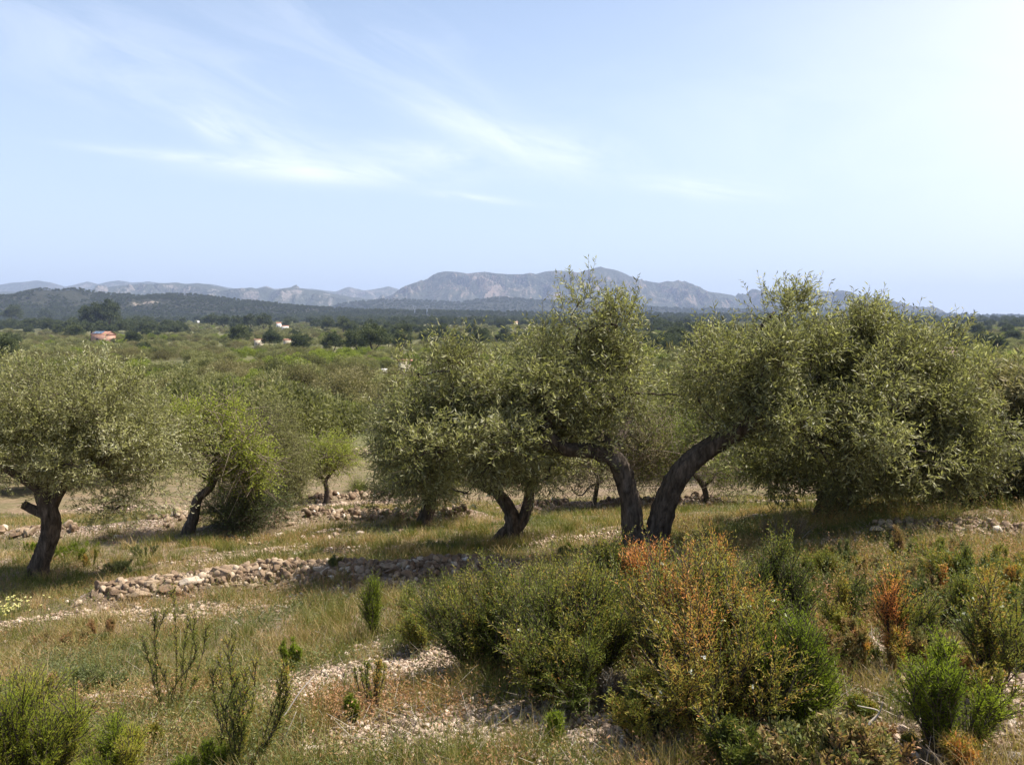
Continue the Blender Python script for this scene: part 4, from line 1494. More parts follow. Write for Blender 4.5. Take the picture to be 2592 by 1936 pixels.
# ------------------------------------------------------------------ stones
def ico(level):
    t_ = (1 + 5 ** .5) / 2
    V = [(-1, t_, 0), (1, t_, 0), (-1, -t_, 0), (1, -t_, 0), (0, -1, t_), (0, 1, t_), (0, -1, -t_), (0, 1, -t_), (t_, 0, -1), (t_, 0, 1), (-t_, 0, -1), (-t_, 0, 1)]
    Fq = [(0, 11, 5), (0, 5, 1), (0, 1, 7), (0, 7, 10), (0, 10, 11), (1, 5, 9), (5, 11, 4), (11, 10, 2), (10, 7, 6), (7, 1, 8), (3, 9, 4), (3, 4, 2), (3, 2, 6), (3, 6, 8), (3, 8, 9), (4, 9, 5), (2, 4, 11), (6, 2, 10), (8, 6, 7), (9, 8, 1)]
    V = [np.array(v) / np.linalg.norm(v) for v in V]
    for _ in range(level):
        cache, nf_ = {}, []

        def mid(a, b_):
            k = (min(a, b_), max(a, b_))
            if k not in cache:
                m_ = V[a] + V[b_]
                V.append(m_ / np.linalg.norm(m_))
                cache[k] = len(V) - 1
            return cache[k]
        for a, b_, c_ in Fq:
            ab, bc, ca = mid(a, b_), mid(b_, c_), mid(c_, a)
            nf_ += [(a, ab, ca), (b_, bc, ab), (c_, ca, bc), (ab, bc, ca)]
        Fq = nf_
    return np.array(V), np.array(Fq)


def stone_shape(level, seed, cuts=15, flat=.68):
    r = np.random.default_rng(seed)
    V, Fq = ico(level)
    V = V.copy()
    for _ in range(cuts):
        n_ = rand_dirs(1, r)[0]
        d = r.uniform(.38, .78)
        s_ = V @ n_
        over = s_ > d
        V[over] -= np.outer(s_[over] - d, n_)
    V *= 1 + (fbm(V[:, 0] * 3 + seed, V[:, 1] * 3 + V[:, 2] * 2, seed, 4) - .5)[:, None] * .34
    V *= np.array([1, r.uniform(.65, .95), r.uniform(flat - .15, flat + .1)])
    V -= V.mean(0)
    return V, Fq


BIG = [stone_shape(3, 200 + k) for k in range(10)]
SMALL = [stone_shape(1, 230 + k, 6) for k in range(10)]


def rotm(a, b_, c_):
    return np.array(Matrix.Rotation(a, 3, "X") @ Matrix.Rotation(b_, 3, "Y") @ Matrix.Rotation(c_, 3, "Z"))


# candidates along the walls
stones = []
rs = np.random.default_rng(77)
WSPEC = {"front": (2900, .018, .070), "middle": (620, .025, .095), "upper": (200, .05, .12), "left": (260, .04, .12), "right": (260, .02, .055), "behind": (300, .04, .10)}
for k, (pl, hw, hh) in WPL.items():
    n, s0, s1 = WSPEC[k]
    seg = np.linalg.norm(np.diff(pl, axis=0), axis=1)
    cum = np.concatenate([[0], np.cumsum(seg)])
    for _ in range(n):
        t_ = rs.random() * cum[-1]
        i = min(len(seg) - 1, np.searchsorted(cum, t_) - 1 if t_ > 0 else 0)
        f = (t_ - cum[i]) / seg[i]
        c_ = pl[i] * (1 - f) + pl[i + 1] * f
        if fbm(np.array([c_[0] * 1.6 + 3]), np.array([c_[1] * 1.6]), 88, 2)[0] < (.36 if k != "front" else .05):
            continue
        across = np.array([-(pl[i + 1] - pl[i])[1], (pl[i + 1] - pl[i])[0]]) / seg[i]
        w = rs.normal() * hw * .62
        c_ = c_ + across * w
        size = s0 + (s1 - s0) * rs.random() ** 2.2
        if abs(w) > hw:
            size *= .6
        z = Hs(c_[0], c_[1]) + size * rs.uniform(-.1, .55)
        stones.append((c_[0], c_[1], z, size, k))
stones.sort(key=lambda s_: -s_[3] / s_[1])
BIGM = []
for k, (V, Fq) in enumerate(BIG):
    o = obj_mesh("stone_shape", V, Fq, M["stone"], tint=np.full(len(V), [.12, .25, .42, .2, .62, .38, .85, .18, .55, .32][k]), smooth=False)
    BIGM.append(o.data)
    bpy.data.objects.remove(o)
WNAME = {"front": "the front wall of tumbled stones left of the shrubs", "middle": "the middle wall by the almond and dark olive", "upper": "the upper wall of pale stones by the small almond",
         "left": "the stone wall behind the left olive", "right": "the low wall at the right edge", "behind": "the shaded wall behind the forked trunks"}
WNAME2 = {"front": "the front stone wall", "middle": "the middle stone wall", "upper": "the upper pale wall", "left": "the wall behind left olive", "right": "the wall at right edge", "behind": "the shaded back wall"}
SZ = lambda s_: "large" if s_ > .075 else "fist-sized" if s_ < .05 else "medium"


def put_rock(x, y, z, s3, rot, var, label, group=None, mat=None):
    o = bpy.data.objects.new("rock", BIGM[var])
    COL.objects.link(o)
    o.location = (x, y, z)
    o.scale = s3
    o.rotation_euler = rot
    tag(o, label, "rock", group)
    return o


rb = Buf()
n_ind_rock = 0
for x, y, z, s_, k in stones:
    if n_ind_rock < 200:
        a = rs.uniform(.8, 1.25, 3)
        tone = ["brown", "brown", "tan", "brown", "pale", "tan", "whitish", "brown", "tan", "tan"]
        va = int(rs.integers(10))
        put_rock(x, y, z, tuple(s_ * a), tuple(rs.uniform(-.5, .5, 2)) + (rs.uniform(0, 6.28),), va, f"{SZ(s_)} {tone[va]} limestone rock lying in {WNAME2[k]}", f"rocks of {WNAME[k]}")
        n_ind_rock += 1
    else:
        V, Fq = SMALL[int(rs.integers(10))]
        rb.add(V @ rotm(*rs.uniform(0, 6.28, 3)).T * s_ + np.array([x, y, z]), Fq, np.clip(rs.normal(.36, .24), 0, 1))
ro = rb.make("rubble", M["stone"])
tag(ro, "small brown rubble stones filling the tumbled field walls", kind="stuff")

# boulders one can tell apart: (u, v centre, half width px, half height px, variant, label)
BOULD = [
    (562, 1450, 32, 20, 5, "largest rounded brown boulder on top of the front stone wall"),
    (508, 1440, 18, 19, 2, "upright brown rock with a pale face left of the largest boulder"),
    (478, 1470, 30, 16, 6, "bright white slab of rock leaning on the front stone wall"),
    (352, 1503, 32, 17, 8, "pale flat rock near the left end of the front stone wall"),
    (300, 1499, 18, 16, 0, "dark brown round rock at the left tip of the front wall"),
    (422, 1487, 26, 16, 1, "brown rock left of and below the white slab"),
    (385, 1474, 18, 18, 4, "tan rock standing between the flat rock and the white slab"),
    (350, 1468, 26, 16, 3, "reddish brown rock at the back of the wall's left end"),
    (655, 1430, 22, 11, 9, "flat pale rock on the crest of the front wall right of the largest boulder"),
    (690, 1424, 18, 15, 7, "angular brown rock on the crest of the front wall"),
    (815, 1418, 22, 13, 0, "dark wedge-shaped rock on the crest of the front wall, middle"),
    (640, 1484, 16, 14, 8, "pale tilted rock in the face of the front wall"),
    (212, 1572, 22, 11, 5, "orange-brown rock alone in the dry grass at left"),
    (1925, 1306, 22, 13, 4, "orange and white rock in shade behind the orange shrub"),
    (1418, 1410, 22, 13, 0, "brown rounded rock in the grass left of the forked trunks"),
    (2225, 1338, 26, 12, 6, "pale wide rock at the left end of the right wall"),
    (2302, 1354, 10, 12, 0, "dark upright rock below the right wall"),
    (2420, 1326, 26, 8, 4, "flat whitish slab on top of the right wall"),
    (2330, 1325, 20, 8, 3, "brown flat rock on top of the right wall, left of the whitish slab"),
    (2570, 1912, 26, 20, 6, "pale orange rock in the bottom right corner"),
    (2545, 1885, 30, 12, 5, "tan flat rock behind the corner rock at bottom right"),
    (2140, 1692, 10, 6, 4, "small pale rock at the foot of the bright green shrub"),
    (535, 1392, 14, 6, 8, "small pale rock at the edge of the pebbly patch above the front wall"),
    (790, 1350, 8, 6, 6, "whitish stone in front of the middle wall"),
    (740, 1323, 14, 9, 4, "pale orange rock on the middle wall's crest"),
    (300, 1358, 14, 12, 4, "pale rock in the wall behind the left olive trunk"),
    (262, 1362, 12, 9, 7, "brown rock in the wall right of the left olive trunk"),
]
for u, v, hw, hh, va, lb in BOULD:
    p = G(u, v + hh * .5)
    s_ = p[1] / F
    put_rock(p[0], p[1], p[2] + hh * s_ * .35, (hw * s_ * 1.3, hw * s_ * 1.0, hh * s_ * 1.75), (rs.uniform(-.15, .15), rs.uniform(-.25, .25), rs.uniform(-.5, .5)), va, lb)

# gravel on the bare patches
gb = Buf()
sm = [SMALL[k] for k in range(10)]
tries = 0
gp = []
for px, py, rx, ry, st in PW:
    area = rx * ry * math.pi * 1.5
    if py < 6:
        n, s0, s1 = int(area * 1500 * st), .008, .026
    elif py < 11:
        n, s0, s1 = int(area * 800 * st), .012, .034
    else:
        n, s0, s1 = int(min(900, area * 150 * st)), .025, .08
    xx = px + rs.normal(size=n) * rx * .72
    yy = py + rs.normal(size=n) * ry * .72
    gp.append((xx, yy, s0 + (s1 - s0) * rs.random(n) ** 2.4))
# scattered pebbles everywhere
n = 9000
yy = 2.3 + 11 * rs.random(n) ** 1.4
xx = rs.uniform(-.68, .68, n) * (yy + 1)
ok = rs.random(n) < .25 + bareness(xx, yy)
gp.append((xx[ok], yy[ok], .006 + .022 * rs.random(ok.sum()) ** 2))
xx, yy, ss = [np.concatenate([g[k] for g in gp]) for k in range(3)]
zz = H(xx, yy) + ss * .25
ROT = [rotm(*rs.uniform(0, 6.28, 3)) for _ in range(24)]
tt_ = np.clip(rs.normal(.55, .2, len(xx)), 0, 1)
for si in range(10):
    for ri in range(24):
        sel = np.where((np.arange(len(xx)) % 240) == si * 24 + ri)[0]
        if not len(sel):
            continue
        V, Fq = sm[si]
        V = V @ ROT[ri].T
        VV = V[None] * ss[sel][:, None, None] * np.array([1, 1, .8]) + np.stack([xx[sel], yy[sel], zz[sel]], -1)[:, None, :]
        FF = Fq[None] + (np.arange(len(sel)) * len(V))[:, None, None]
        gb.add(VV.reshape(-1, 3), FF.reshape(-1, 3), np.repeat(tt_[sel], len(V)))
gr = gb.make("gravel", M["gravel"])
tag(gr, "pale pinkish gravel and pebbles on the bare patches", kind="stuff")
print("gravel stones", len(xx))


# ------------------------------------------------------------------ grass and herbs
def blades(x, y, hgt, wid, tint, r, lean=.45):
    n = len(x)
    z = H(x, y) - .01
    P0 = np.stack([x, y, z], -1)
    an = r.random(n) * 6.283
    d = np.stack([np.cos(an), np.sin(an), np.zeros(n)], -1)
    ln = (r.random(n) ** 1.2 * lean)[:, None]
    P1 = P0 + np.array([0, 0, 1]) * (hgt * .55)[:, None] + d * ln * (hgt * .45)[:, None]
    P2 = P0 + np.array([0, 0, 1]) * (hgt * .95)[:, None] + d * ln * (hgt * 1.1)[:, None]
    a2 = r.random(n) * 6.283
    s_ = np.stack([np.cos(a2), np.sin(a2), np.zeros(n)], -1) * (wid * .5)[:, None]
    V = np.stack([P0 - s_, P0 + s_, P1 + s_ * .8, P1 - s_ * .8, P2 + s_ * .15, P2 - s_ * .15], 1).reshape(-1, 3)
    b_ = np.arange(n)[:, None] * 6
    Fq = np.concatenate([b_ + np.array([0, 1, 2, 3]), b_ + np.array([3, 2, 4, 5])])
    return V, Fq, np.repeat(tint, 6)


rg = np.random.default_rng(9)


def sample_ground(n, y0, y1, pw=1.0, w=.66):
    yy = y0 * (y1 / y0) ** (rg.random(n) ** pw)
    xx = rg.uniform(-w, w, n) * (yy + .6)
    return xx, yy


n = 520000
xx, yy = sample_ground(n, 2.2, 19, .86)
bn = bareness(xx, yy)
den = np.clip(fbm(xx * 1.8, yy * 1.8, 61, 4) * 1.9 - .35, .08, 1)
ok = rg.random(n) < den * (1 - .93 * bn)
xx, yy = xx[ok], yy[ok]
n = len(xx)
big = fbm(xx * .55, yy * .55, 62, 3)
mid_ = fbm(xx * 2.5, yy * 2.5, 63, 3)
tint = np.clip(.50 - .14 * np.clip((yy - 6.5) / 2, 0, 1) + (mid_ - .5) * 1.3 + (big - .5) * .8 + rg.normal(size=n) * .16, 0, 1)
hg = np.where(yy < 4.2, .7, 1) * (.030 + .085 * rg.random(n) ** 1.5) * (.55 + .9 * mid_)
wd = np.maximum(.0022, yy * .00055) * rg.uniform(.7, 1.3, n)
b1_ = blades(xx, yy, hg, wd, tint, rg, 1.1)
grass = obj_mesh("grass", b1_[0], b1_[1], M["grass"], tint=b1_[2])
tag(grass, "short olive and straw coloured grass over the terraces", kind="stuff")
print("grass blades", n)

# tussocks: taller grass in clumps
tb = Buf()
nt = 900
tx, ty = sample_ground(nt, 2.6, 15)
ok = bareness(tx, ty) < .5
tx, ty = tx[ok], ty[ok]
for cx_, cy_ in zip(tx, ty):
    k = 110
    px, py = cx_ + rg.normal(size=k) * .06, cy_ + rg.normal(size=k) * .06
    b_ = blades(px, py, rg.uniform(.05, .17, k), np.full(k, max(.0022, cy_ * .0005)), np.clip(rg.normal(rg.choice([.2, .35, .55, .8]), .12, k), 0, 1), rg, 1.0)
    tb.add(*b_)
to = tb.make("tussock_grass", M["grass"])
tag(to, "tufts of taller grass dotted over the terraces", kind="stuff")

# low herbs: small leafy sprigs, grey-green to rusty
n = 80000
xx, yy = sample_ground(n, 2.3, 18)
bn = bareness(xx, yy)
f_ = fbm(xx * 1.1 + 4, yy * 1.1, 65, 4)
ok = rg.random(n) < np.clip(f_ * 2.4 - .75, .03, 1) * (1 - .85 * bn)
xx, yy, f_ = xx[ok], yy[ok], f_[ok]
n = len(xx)
k = 12
P_ = np.stack([xx, yy, H(xx, yy)], -1)
hg = rg.uniform(.03, .13, n) * (1 + 1.2 * np.clip((xx - 1.3) / 1.2, 0, 1) * (yy < 9))
an = rg.random(n) * 6.28
D_ = unit(np.stack([np.cos(an) * .35, np.sin(an) * .35, np.ones(n)], -1))
rusty = fbm(xx * 1.6, yy * 1.6, 67, 3)
ti = np.clip(.42 + (rusty - .5) * 2.4 + rg.normal(size=n) * .1, 0, 1)
A, S_ = twig_leaves(P_, D_, hg, k, .018, .006, ti, rg, 0, .9)
sc_ = np.maximum(1, yy / 5)
A = (np.repeat(P_, k * 4, axis=0) + (A[0] - np.repeat(P_, k * 4, axis=0)) * 1.0, A[1], A[2])
ho = obj_mesh("ground_herbs", A[0], A[1], M["herb"], tint=A[2])
tag(ho, "low grey-green and rusty herbs between the grasses", kind="stuff")

# dry twig litter
n = 7000
xx, yy = sample_ground(n, 2.4, 9)
P_ = np.stack([xx, yy, H(xx, yy) + rg.uniform(0, .03, n)], -1)
an = rg.random(n) * 6.28
D_ = unit(np.stack([np.cos(an), np.sin(an), rg.uniform(-.05, .7, n)], -1))
S_ = strips(P_, P_ + D_ * rg.uniform(.04, .16, n)[:, None], .0016, .0008, rg)
lo_ = obj_mesh("dry_litter", S_[0], S_[1], M["dry"], tint=np.repeat(rg.random(n), 6))
tag(lo_, "dry stalks and twig litter on the ground", kind="stuff")


# ------------------------------------------------------------------ shrubs
def shrub(name, u, v, label, hpx, wpx, mat, nstem, nshoot, seed, tint=(.35, .15), top_tint=None, cat="shrub", group=None, ll=.017, lw=.0034, nl=26, shoot=(.08, .20),
          lean=(0, 0), stemr=.006, low=.25, depth=None, wood="bark", spreadp=1.0, flowers=0, y_off=0, updir=1.25, dead=.0):
    b_ = G(u, v)
    if y_off:
        b_ = np.array([b_[0], b_[1] + y_off, Hs(b_[0], b_[1] + y_off)])
    r = np.random.default_rng(seed)
    s_ = b_[1] / F
    hgt, w = hpx * s_, wpx * s_ / 2
    hs_ = min(1.0, max(.3, hgt / .6))
    shoot = (shoot[0] * hs_, shoot[1] * hs_)
    hgt = max(hgt * .5, hgt - (shoot[0] + shoot[1]) * .35)
    w = max(w * .6, w - (shoot[0] + shoot[1]) * .3)
    dp = depth if depth is not None else w * .8
    e = empty(name, b_, label, cat, group)
    st = Buf()
    SP, SD, STn = [], [], []
    nb = max(4, nstem // 5)
    ban, bq = r.random(nb) * 6.283, r.random(nb) ** .55
    bh, bt = r.uniform(.62, 1.12, nb), r.normal(tint[0], tint[1] * 1.15, nb)
    for k in range(nstem):
        bi = k % nb
        an = ban[bi] + r.normal() * .28
        q = abs(bq[bi] + r.normal() * .13)
        hx_ = math.cos(an) * q * w + lean[0] * hgt
        hy_ = math.sin(an) * q * dp + lean[1] * hgt
        hh_ = hgt * (1 - .32 * min(q, 1.1) ** 2) * r.uniform(.78, 1.0) * bh[bi]
        p0 = np.array([math.cos(an) * w * .12 * r.random(), math.sin(an) * dp * .12 * r.random(), -.03])
        p3 = np.array([hx_, hy_, hh_])
        p1 = p0 + (p3 - p0) * .33 + np.array([hx_ * .14, hy_ * .14, -hh_ * .04]) + r.normal(size=3) * .02 * hgt
        p2 = p0 + (p3 - p0) * .68 + np.array([hx_ * .10, hy_ * .10, 0]) + r.normal(size=3) * .03 * hgt
        C_, R_ = smooth_path([p0, p1, p2, p3], [stemr, stemr * .7, stemr * .5, stemr * .25], 10)
        st.add(*tube([p0, p1, p2, p3], [stemr, stemr * .7, stemr * .5, stemr * .25], 4, 9, cap=False), T=r.random())
        tn = unit(np.gradient(C_, axis=0))
        ts = low + (1 - low) * r.random(nshoot) ** .8
        ii = ts * 9
        i0 = np.minimum(ii.astype(int), 8)
        f = (ii - i0)[:, None]
        P_ = C_[i0] * (1 - f) + C_[i0 + 1] * f
        D_ = unit(tn[i0] * updir + rand_dirs(nshoot, r) * .75 + np.array([0, 0, .15]))
        SP.append(P_)
        SD.append(D_)
        tb_ = bt[bi] + r.normal() * .04
        T_ = np.full(nshoot, tb_) + r.normal(size=nshoot) * .07
        if top_tint is not None:
            hgtf = P_[:, 2] / hgt
            T_ = T_ + np.clip((hgtf - top_tint[1]) / (1 - top_tint[1]), 0, 1) * (top_tint[0] - T_) * r.uniform(.5, 1)
        STn.append(T_)
    P_, D_, T_ = np.concatenate(SP), np.concatenate(SD), np.clip(np.concatenate(STn), 0, 1)
    L_ = r.uniform(*shoot, len(P_))
    A, S_ = twig_leaves(P_, D_, L_, nl, ll, lw, T_, r, -.15, .75, tn=.10, hp=.02)
    obj_mesh("foliage", A[0], A[1], mat, e, tint=A[2])
    V_, F_, T2 = st.get()
    n0 = len(V_)
    V_ = np.vstack([V_, S_[0]])
    F_ = np.vstack([F_, S_[1] + n0])
    T2 = np.concatenate([T2, np.full(len(S_[0]), .3)])
    obj_mesh("stems", V_, F_, M[wood], e, tint=T2)
    if flowers:
        k = r.integers(0, len(P_), flowers)
        Q = P_[k] + D_[k] * L_[k][:, None]
        nn = len(Q) * 5
        Qr = np.repeat(Q, 5, axis=0)
        fl = leaf_quads(Qr, unit(rand_dirs(nn, r) + np.array([0, 0, .5])), .011, .009, np.full(nn, .95), r, .1)
        obj_mesh("flowers", fl[0], fl[1], M["flower"], e, tint=fl[2])
    return e


SH = M["shrub"]
LM = M["lime"]
shrub("heather_shrub", 1430, 1742, "broad dark green and yellowish shrub left of the orange-tipped one", 350, 470, SH, 125, 28, 301, (.36, .12), (.55, .65), ll=.018, depth=.5, flowers=6)
shrub("heather_shrub", 1240, 1690, "low left shoulder of shrubbery with upright yellow-tipped shoots", 290, 400, SH, 90, 22, 302, (.42, .14), (.5, .6), ll=.017)
shrub("heather_shrub", 1560, 1700, "dark green shrub with rusty tips between the broad shrub and the orange one", 330, 270, SH, 60, 26, 303, (.32, .15), (.7, .7), y_off=.25)
shrub("golden_shrub", 1790, 1820, "tall golden-orange shrub with small pale flowers in the centre right foreground", 470, 540, SH, 130, 28, 304, (.54, .12), (.80, .7), ll=.018, depth=.55, flowers=34)
shrub("orange_shrub", 1690, 1700, "withered bright orange heather tips in front of the forked trunks", 310, 300, SH, 64, 28, 305, (.84, .12), (1.0, .5), y_off=.35, ll=.02)
shrub("orange_shrub", 1850, 1690, "withered bright orange spikes right of the forked trunks", 370, 170, SH, 36, 28, 306, (.80, .12), (1.0, .5), y_off=.35, ll=.02)
shrub("heather_shrub", 1980, 1700, "dark green shrub with dense upright shoots behind the bright green one", 340, 280, SH, 70, 26, 307, (.20, .10), (.36, .8), y_off=.2)
shrub("green_shrub", 2010, 1880, "bright grass-green feathery shrub at right of the golden shrub", 370, 270, LM, 80, 26, 308, (.38, .14), (.5, .7), ll=.021, lw=.0026)
shrub("golden_shrub", 1660, 1900, "dark lower flank of the golden shrub with bare grey stems", 190, 260, SH, 40, 20, 309, (.26, .12), None, low=.45, y_off=.1)
shrub("green_shrub", 2390, 1900, "green and brown feathery shrub near the bottom right corner", 300, 330, LM, 34, 22, 310, (.62, .16), (.45, .7), ll=.018, lw=.0028)
shrub("heather_shrub", 2490, 1760, "tall thin-stemmed brownish green shrub along the right edge", 350, 330, SH, 30, 15, 311, (.50, .14), (.55, .7), low=.4, stemr=.005, flowers=10)
shrub("heather_shrub", 2350, 1720, "brown-green shrub of straight thin stems left of the right edge", 270, 240, SH, 20, 14, 312, (.52, .15), (.5, .7), low=.35, y_off=.2)
shrub("orange_shrub", 2270, 1700, "dead rust-orange sprig standing between green shrubs at right", 150, 110, SH, 5, 12, 313, (.70, .06), None, ll=.018)
shrub("orange_shrub", 2360, 1790, "low dead orange twigs beside the bottom right shrub", 90, 150, SH, 12, 18, 314, (.76, .06), None)
shrub("orange_shrub", 2450, 1936, "low orange-brown tuft next to the corner rock", 100, 140, SH, 22, 18, 315, (.76, .08), None, lean=(-.5, 0))
shrub("broadleaf_shrub", 2080, 1980, "low bush of pale dry oval leaves at the bottom edge", 190, 360, M["herb"], 60, 14, 316, (.42, .14), None, ll=.022, lw=.009, nl=14)
shrub("broadleaf_shrub", 1850, 1970, "dark low bush with dry seed heads at the bottom edge", 160, 260, SH, 50, 16, 317, (.30, .18), None, flowers=10)
shrub("green_shrub", 60, 1990, "yellow-green feathery shrub in the bottom left corner, very near", 340, 420, LM, 80, 26, 318, (.80, .12), None, ll=.018, lw=.0022)
shrub("green_shrub", 300, 1990, "low yellow-green feathery shoots right of the corner shrub", 200, 260, LM, 40, 24, 319, (.72, .15), None, ll=.017, lw=.0022)
shrub("green_shrub", 520, 1990, "low green shoots at the bottom edge between the two wispy stems", 120, 160, LM, 24, 22, 327, (.45, .15), None, ll=.016, lw=.0024)
shrub("wispy_shrub", 430, 1795, "thin dark green feathery stems with three tall tips at left", 390, 250, SH, 8, 40, 320, (.33, .06), None, low=.2, stemr=.003, lean=(.12, 0), shoot=(.02, .05), nl=12, ll=.012)
shrub("wispy_shrub", 590, 1960, "leaning wispy stems with rust-coloured tips, bottom left of centre", 450, 260, SH, 15, 38, 321, (.42, .12), (.8, .5), low=.15, stemr=.003, lean=(.16, 0), shoot=(.025, .06), nl=14, ll=.013)
shrub("wispy_shrub", 950, 1790, "small fan of green-brown shoots growing from the gravel patch", 140, 190, SH, 12, 18, 322, (.45, .12), None, shoot=(.02, .06), low=.3, nl=12, ll=.012)
shrub("wispy_shrub", 15, 1830, "dark feathery stem rising at the left edge", 220, 90, SH, 4, 34, 323, (.36, .08), None, lean=(.15, 0), shoot=(.02, .05), nl=12, ll=.012)
shrub("grassy_shrub", 950, 1610, "upright fresh green feathery clump at the right end of the grass strip", 170, 90, LM, 18, 18, 324, (.35, .10), None, lw=.0026)
shrub("grassy_shrub", 1080, 1640, "green-brown low shoots at the foot of the shrub mass, left", 130, 200, SH, 34, 20, 325, (.34, .12), (.5, .6))
shrub("grassy_shrub", 1030, 1590, "dry mauve-brown tuft beside the fresh green clump", 50, 60, M["herb"], 20, 14, 326, (.85, .08), None)
shrub("grassy_shrub", 250, 1740, "grey-green tussock in the dry grass at left", 60, 170, M["herb"], 36, 12, 328, (.22, .1), None)
shrub("grassy_shrub", 1540, 1800, "dry pinkish brown tuft under the shrub mass", 110, 180, M["dry"], 60, 12, 329, (.45, .2), None, nl=10, wood="dry")
shrub("grassy_shrub", 1400, 1880, "thin green upright weed at the bottom centre", 110, 50, LM, 8, 18, 330, (.4, .1), None)
shrub("grassy_shrub", 730, 1440, "grey-green herb tuft beyond the front wall", 26, 140, M["herb"], 40, 12, 331, (.15, .08), None, y_off=1.2)
shrub("grassy_shrub", 1110, 1400, "silvery green herb tuft left of the gnarled trunk", 22, 200, M["herb"], 60, 14, 332, (.12, .08), None)
shrub("grassy_shrub", 1980, 1370, "clump of dry bent stalks in front of the shaded trunk", 90, 160, M["grass"], 40, 10, 333, (.75, .12), None, nl=6, wood="dry")
shrub("grassy_shrub", 2250, 1560, "grey-green low shrub right of the dark shrub", 110, 240, M["herb"], 60, 16, 334, (.30, .15), None, ll=.014)
shrub("grassy_shrub", 2120, 1480, "olive-brown low shrub in the grass above the bright green shrub", 90, 260, SH, 50, 18, 335, (.38, .12), None, ll=.014)
shrub("grassy_shrub", 2440, 1500, "yellowish brown shrub below the right wall", 120, 320, SH, 60, 20, 336, (.48, .12), None, ll=.015)
shrub("grassy_shrub", 300, 1450, "grey-green herbs right of the left olive trunk", 36, 200, M["herb"], 40, 12, 337, (.12, .08), None)
shrub("grassy_shrub", 160, 1640, "rust-green low weeds in front of the left gravel strip", 50, 200, M["herb"], 40, 12, 338, (.6, .15), None)

# more low shrublets to fill the slope
for i in range(94):
    u = random.uniform(20, 2580) if i < 34 else random.uniform(2080, 2590)
    v = random.choice([random.uniform(1390, 1440), random.uniform(1560, 1900)]) if i < 34 else random.uniform(1420, 1720)
    p = G0(u, v)
    if (i < 34 and bareness(np.array([p[0]]), np.array([p[1]]))[0] > .5) or (1150 < u < 2100 and v > 1440):
        continue
    m_, ti_ = random.choice([(SH, .38), (M["herb"], .2), (M["herb"], .65), (SH, .5), (LM, .35)] if i < 34 else [(SH, .38), (M["herb"], .65), (SH, .5), (M["herb"], .2), (M["herb"], .65)])
    col_ = {(.38): "olive green", (.2): "grey-green", (.65): "rusty", (.5): "yellow-brown", (.35): "fresh green"}[ti_]
    wh = "left" if u < 860 else "middle" if u < 1500 else "right"
    dp_ = "near the bottom edge" if v > 1750 else "in the foreground grass" if v > 1500 else "beyond the front stone wall"
    shrub("low_weed", u, v, f"small {col_} weed tuft {dp_}, {wh} part", random.uniform(40, 90) * (1.6 if i >= 34 else .55 if v < 1445 else 1), random.uniform(60, 130) * (1 if i < 34 else 1.4), m_, 14, 16, 400 + i, (ti_, .1), None, group="small weed tufts on the slope", cat="weed", ll=.014, shoot=(.04, .10))


shrub("twiggy_shrub", 2200, 1640, "open brown-green twiggy shrub left of the dead orange sprig", 170, 190, SH, 18, 12, 351, (.45, .15), None, low=.35, y_off=.3)
shrub("twiggy_shrub", 2500, 1820, "sparse twiggy shrub at the right edge above the corner rocks", 220, 180, SH, 10, 12, 352, (.55, .15), None, low=.4)
shrub("twiggy_shrub", 2420, 1600, "yellow-brown open shrub of upright stems, middle of the right side", 190, 300, SH, 30, 14, 353, (.50, .12), None, low=.35)
shrub("twiggy_shrub", 1110, 1580, "loose green shoots spreading left from the shrub mass", 120, 240, SH, 30, 16, 354, (.40, .12), (.5, .6))

# bare dry sticks
def stick(pts, rad, label, forks=()):
    base = G(pts[0][0], pts[0][1])
    y_ = base[1]
    P_ = [base - np.array([0, 0, .02])] + [at(u, v, y_ + d) for u, v, d in pts[1:]]
    bf = Buf().add(*tube(P_, list(np.linspace(rad, rad * .35, len(P_))), 6, len(P_) * 5, .2, 3), T=.95)
    for f in forks:
        Q = [at(u, v, y_ + d) for u, v, d in f]
        bf.add(*tube(Q, list(np.linspace(rad * .6, rad * .2, len(Q))), 5, len(Q) * 4, .2, 4), T=.9)
    V, Fq, T_ = bf.get()
    o = obj_mesh("dry_stick", V, Fq, M["dry"], tint=T_, loc=base, smooth=True)
    tag(o, label, "stick")


stick([(2165, 1936, 0), (2175, 1900, .02), (2195, 1860, .02), (2200, 1830, .03), (2225, 1800, .05), (2170, 1785, .06)], .006, "bleached crooked branch at the bottom right among dry leaves",
      [[(2200, 1835, .03), (2225, 1805, .03), (2235, 1775, .03)], [(2170, 1910, 0), (2185, 1895, -.03), (2200, 1890, -.05)]])
stick([(645, 1905, 0), (680, 1860, .05), (720, 1810, .1), (760, 1750, .15), (795, 1710, .2)], .005, "whitish thin stick leaning right at the bottom left of the gravel patch")
stick([(690, 1925, 0), (715, 1880, .05), (750, 1800, .1)], .0035, "short pale stalk parallel to the whitish leaning stick")
stick([(610, 1890, 0), (618, 1800, .02), (632, 1710, .05)], .003, "thin upright straw stalk beside the rusty wispy stems")
stick([(1835, 1860, 0), (1810, 1800, .02), (1790, 1730, .02)], .006, "grey bare stem low in the golden shrub")
stick([(1520, 1790, 0), (1512, 1740, .02), (1506, 1700, .02)], .003, "pale bare stalk below the dark shrubs, middle")
stick([(2490, 1830, 0), (2500, 1800, .02), (2515, 1775, .02)], .004, "short bleached twig at right near the gravel")

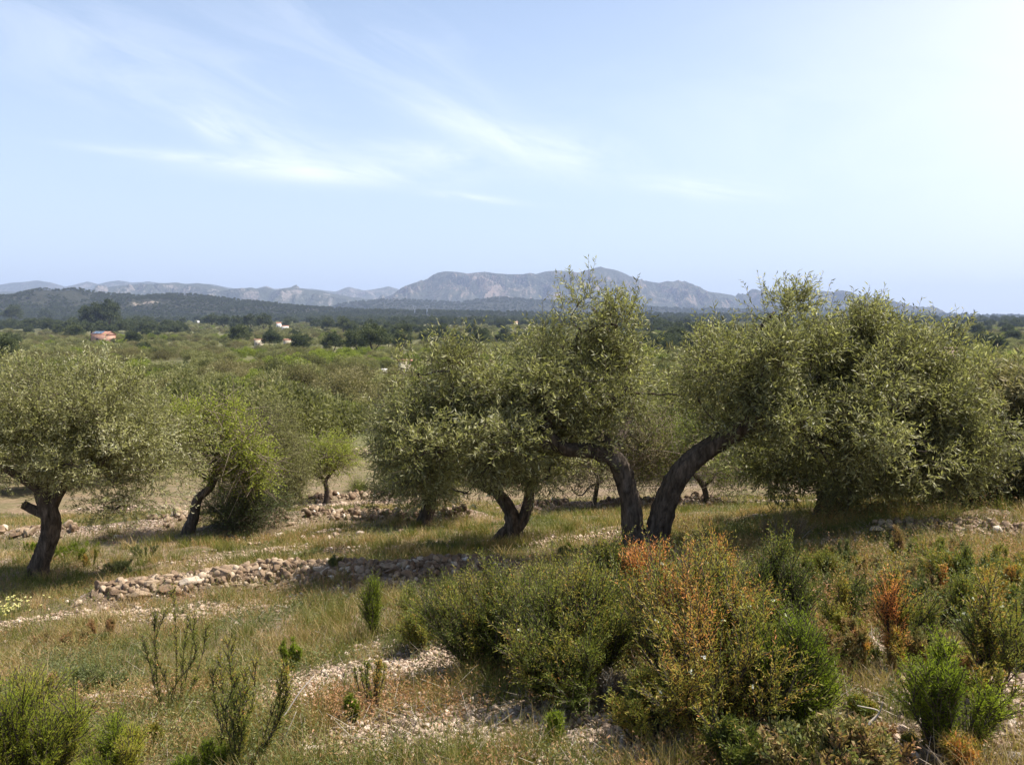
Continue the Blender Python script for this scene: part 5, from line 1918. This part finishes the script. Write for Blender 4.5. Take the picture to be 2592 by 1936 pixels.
# yellow flowers at the left edge
fr = np.random.default_rng(5)
fe = empty("flowering_weed", G(25, 1560), "clump of small pale yellow flowers at the left edge beside the gravel strip", "flower")
bl = G(25, 1560)
n = 90
px, py = bl[0] + fr.normal(size=n) * .12, bl[1] + fr.normal(size=n) * .16
hz_ = H(px, py)
P0 = np.stack([px, py, hz_], -1)
P1 = P0 + np.stack([fr.normal(size=n) * .03, fr.normal(size=n) * .03, fr.uniform(.06, .16, n)], -1)
S_ = strips(P0, P1, .0015, .001, fr)
obj_mesh("stems", S_[0], S_[1], M["broom"], fe, tint=np.full(len(S_[0]), .6), loc=bl)
k = 9
Q = np.repeat(P1, k, axis=0)
fl = leaf_quads(Q, unit(rand_dirs(n * k, fr) * np.array([1, 1, .35]) + np.array([0, 0, .15])), .013, .010, np.clip(fr.normal(.4, .12, n * k), 0, 1), fr, .05)
obj_mesh("flowers", fl[0], fl[1], M["flower"], fe, tint=fl[2], loc=bl)
A, S2 = twig_leaves(P0, unit(P1 - P0), np.linalg.norm(P1 - P0, axis=1), 8, .02, .006, np.full(n, .3), fr, 0)
obj_mesh("foliage", A[0], A[1], M["herb"], fe, tint=A[2], loc=bl)

ORD = "first second third fourth fifth sixth seventh eighth ninth tenth eleventh twelfth thirteenth fourteenth fifteenth sixteenth seventeenth eighteenth nineteenth twentieth".split()


def ordw(k):
    if k < 20:
        return ORD[k]
    k += 1
    tens = {2: "twenty", 3: "thirty", 4: "forty", 5: "fifty", 6: "sixty", 7: "seventy", 8: "eighty", 9: "ninety"}[min(9, k // 10)]
    return tens + "-" + ORD[k % 10 - 1] if k % 10 else {2: "twentieth", 3: "thirtieth", 4: "fortieth", 5: "fiftieth", 6: "sixtieth", 7: "seventieth", 8: "eightieth", 9: "ninetieth"}[min(9, k // 10)]


bk = {}
for o in COL.objects:
    if o.parent is None and o.get("label") and o.get("category"):
        bk.setdefault(o["label"], []).append(o)
for lb, os_ in bk.items():
    if len(os_) > 1:
        os_.sort(key=lambda o: o.location.x / o.location.y)
        for k, o in enumerate(os_):
            o["label"] = lb + ", " + ordw(k) + " from left"
            if not o.get("group"):
                o["group"] = lb
print("done", len(bpy.data.objects))
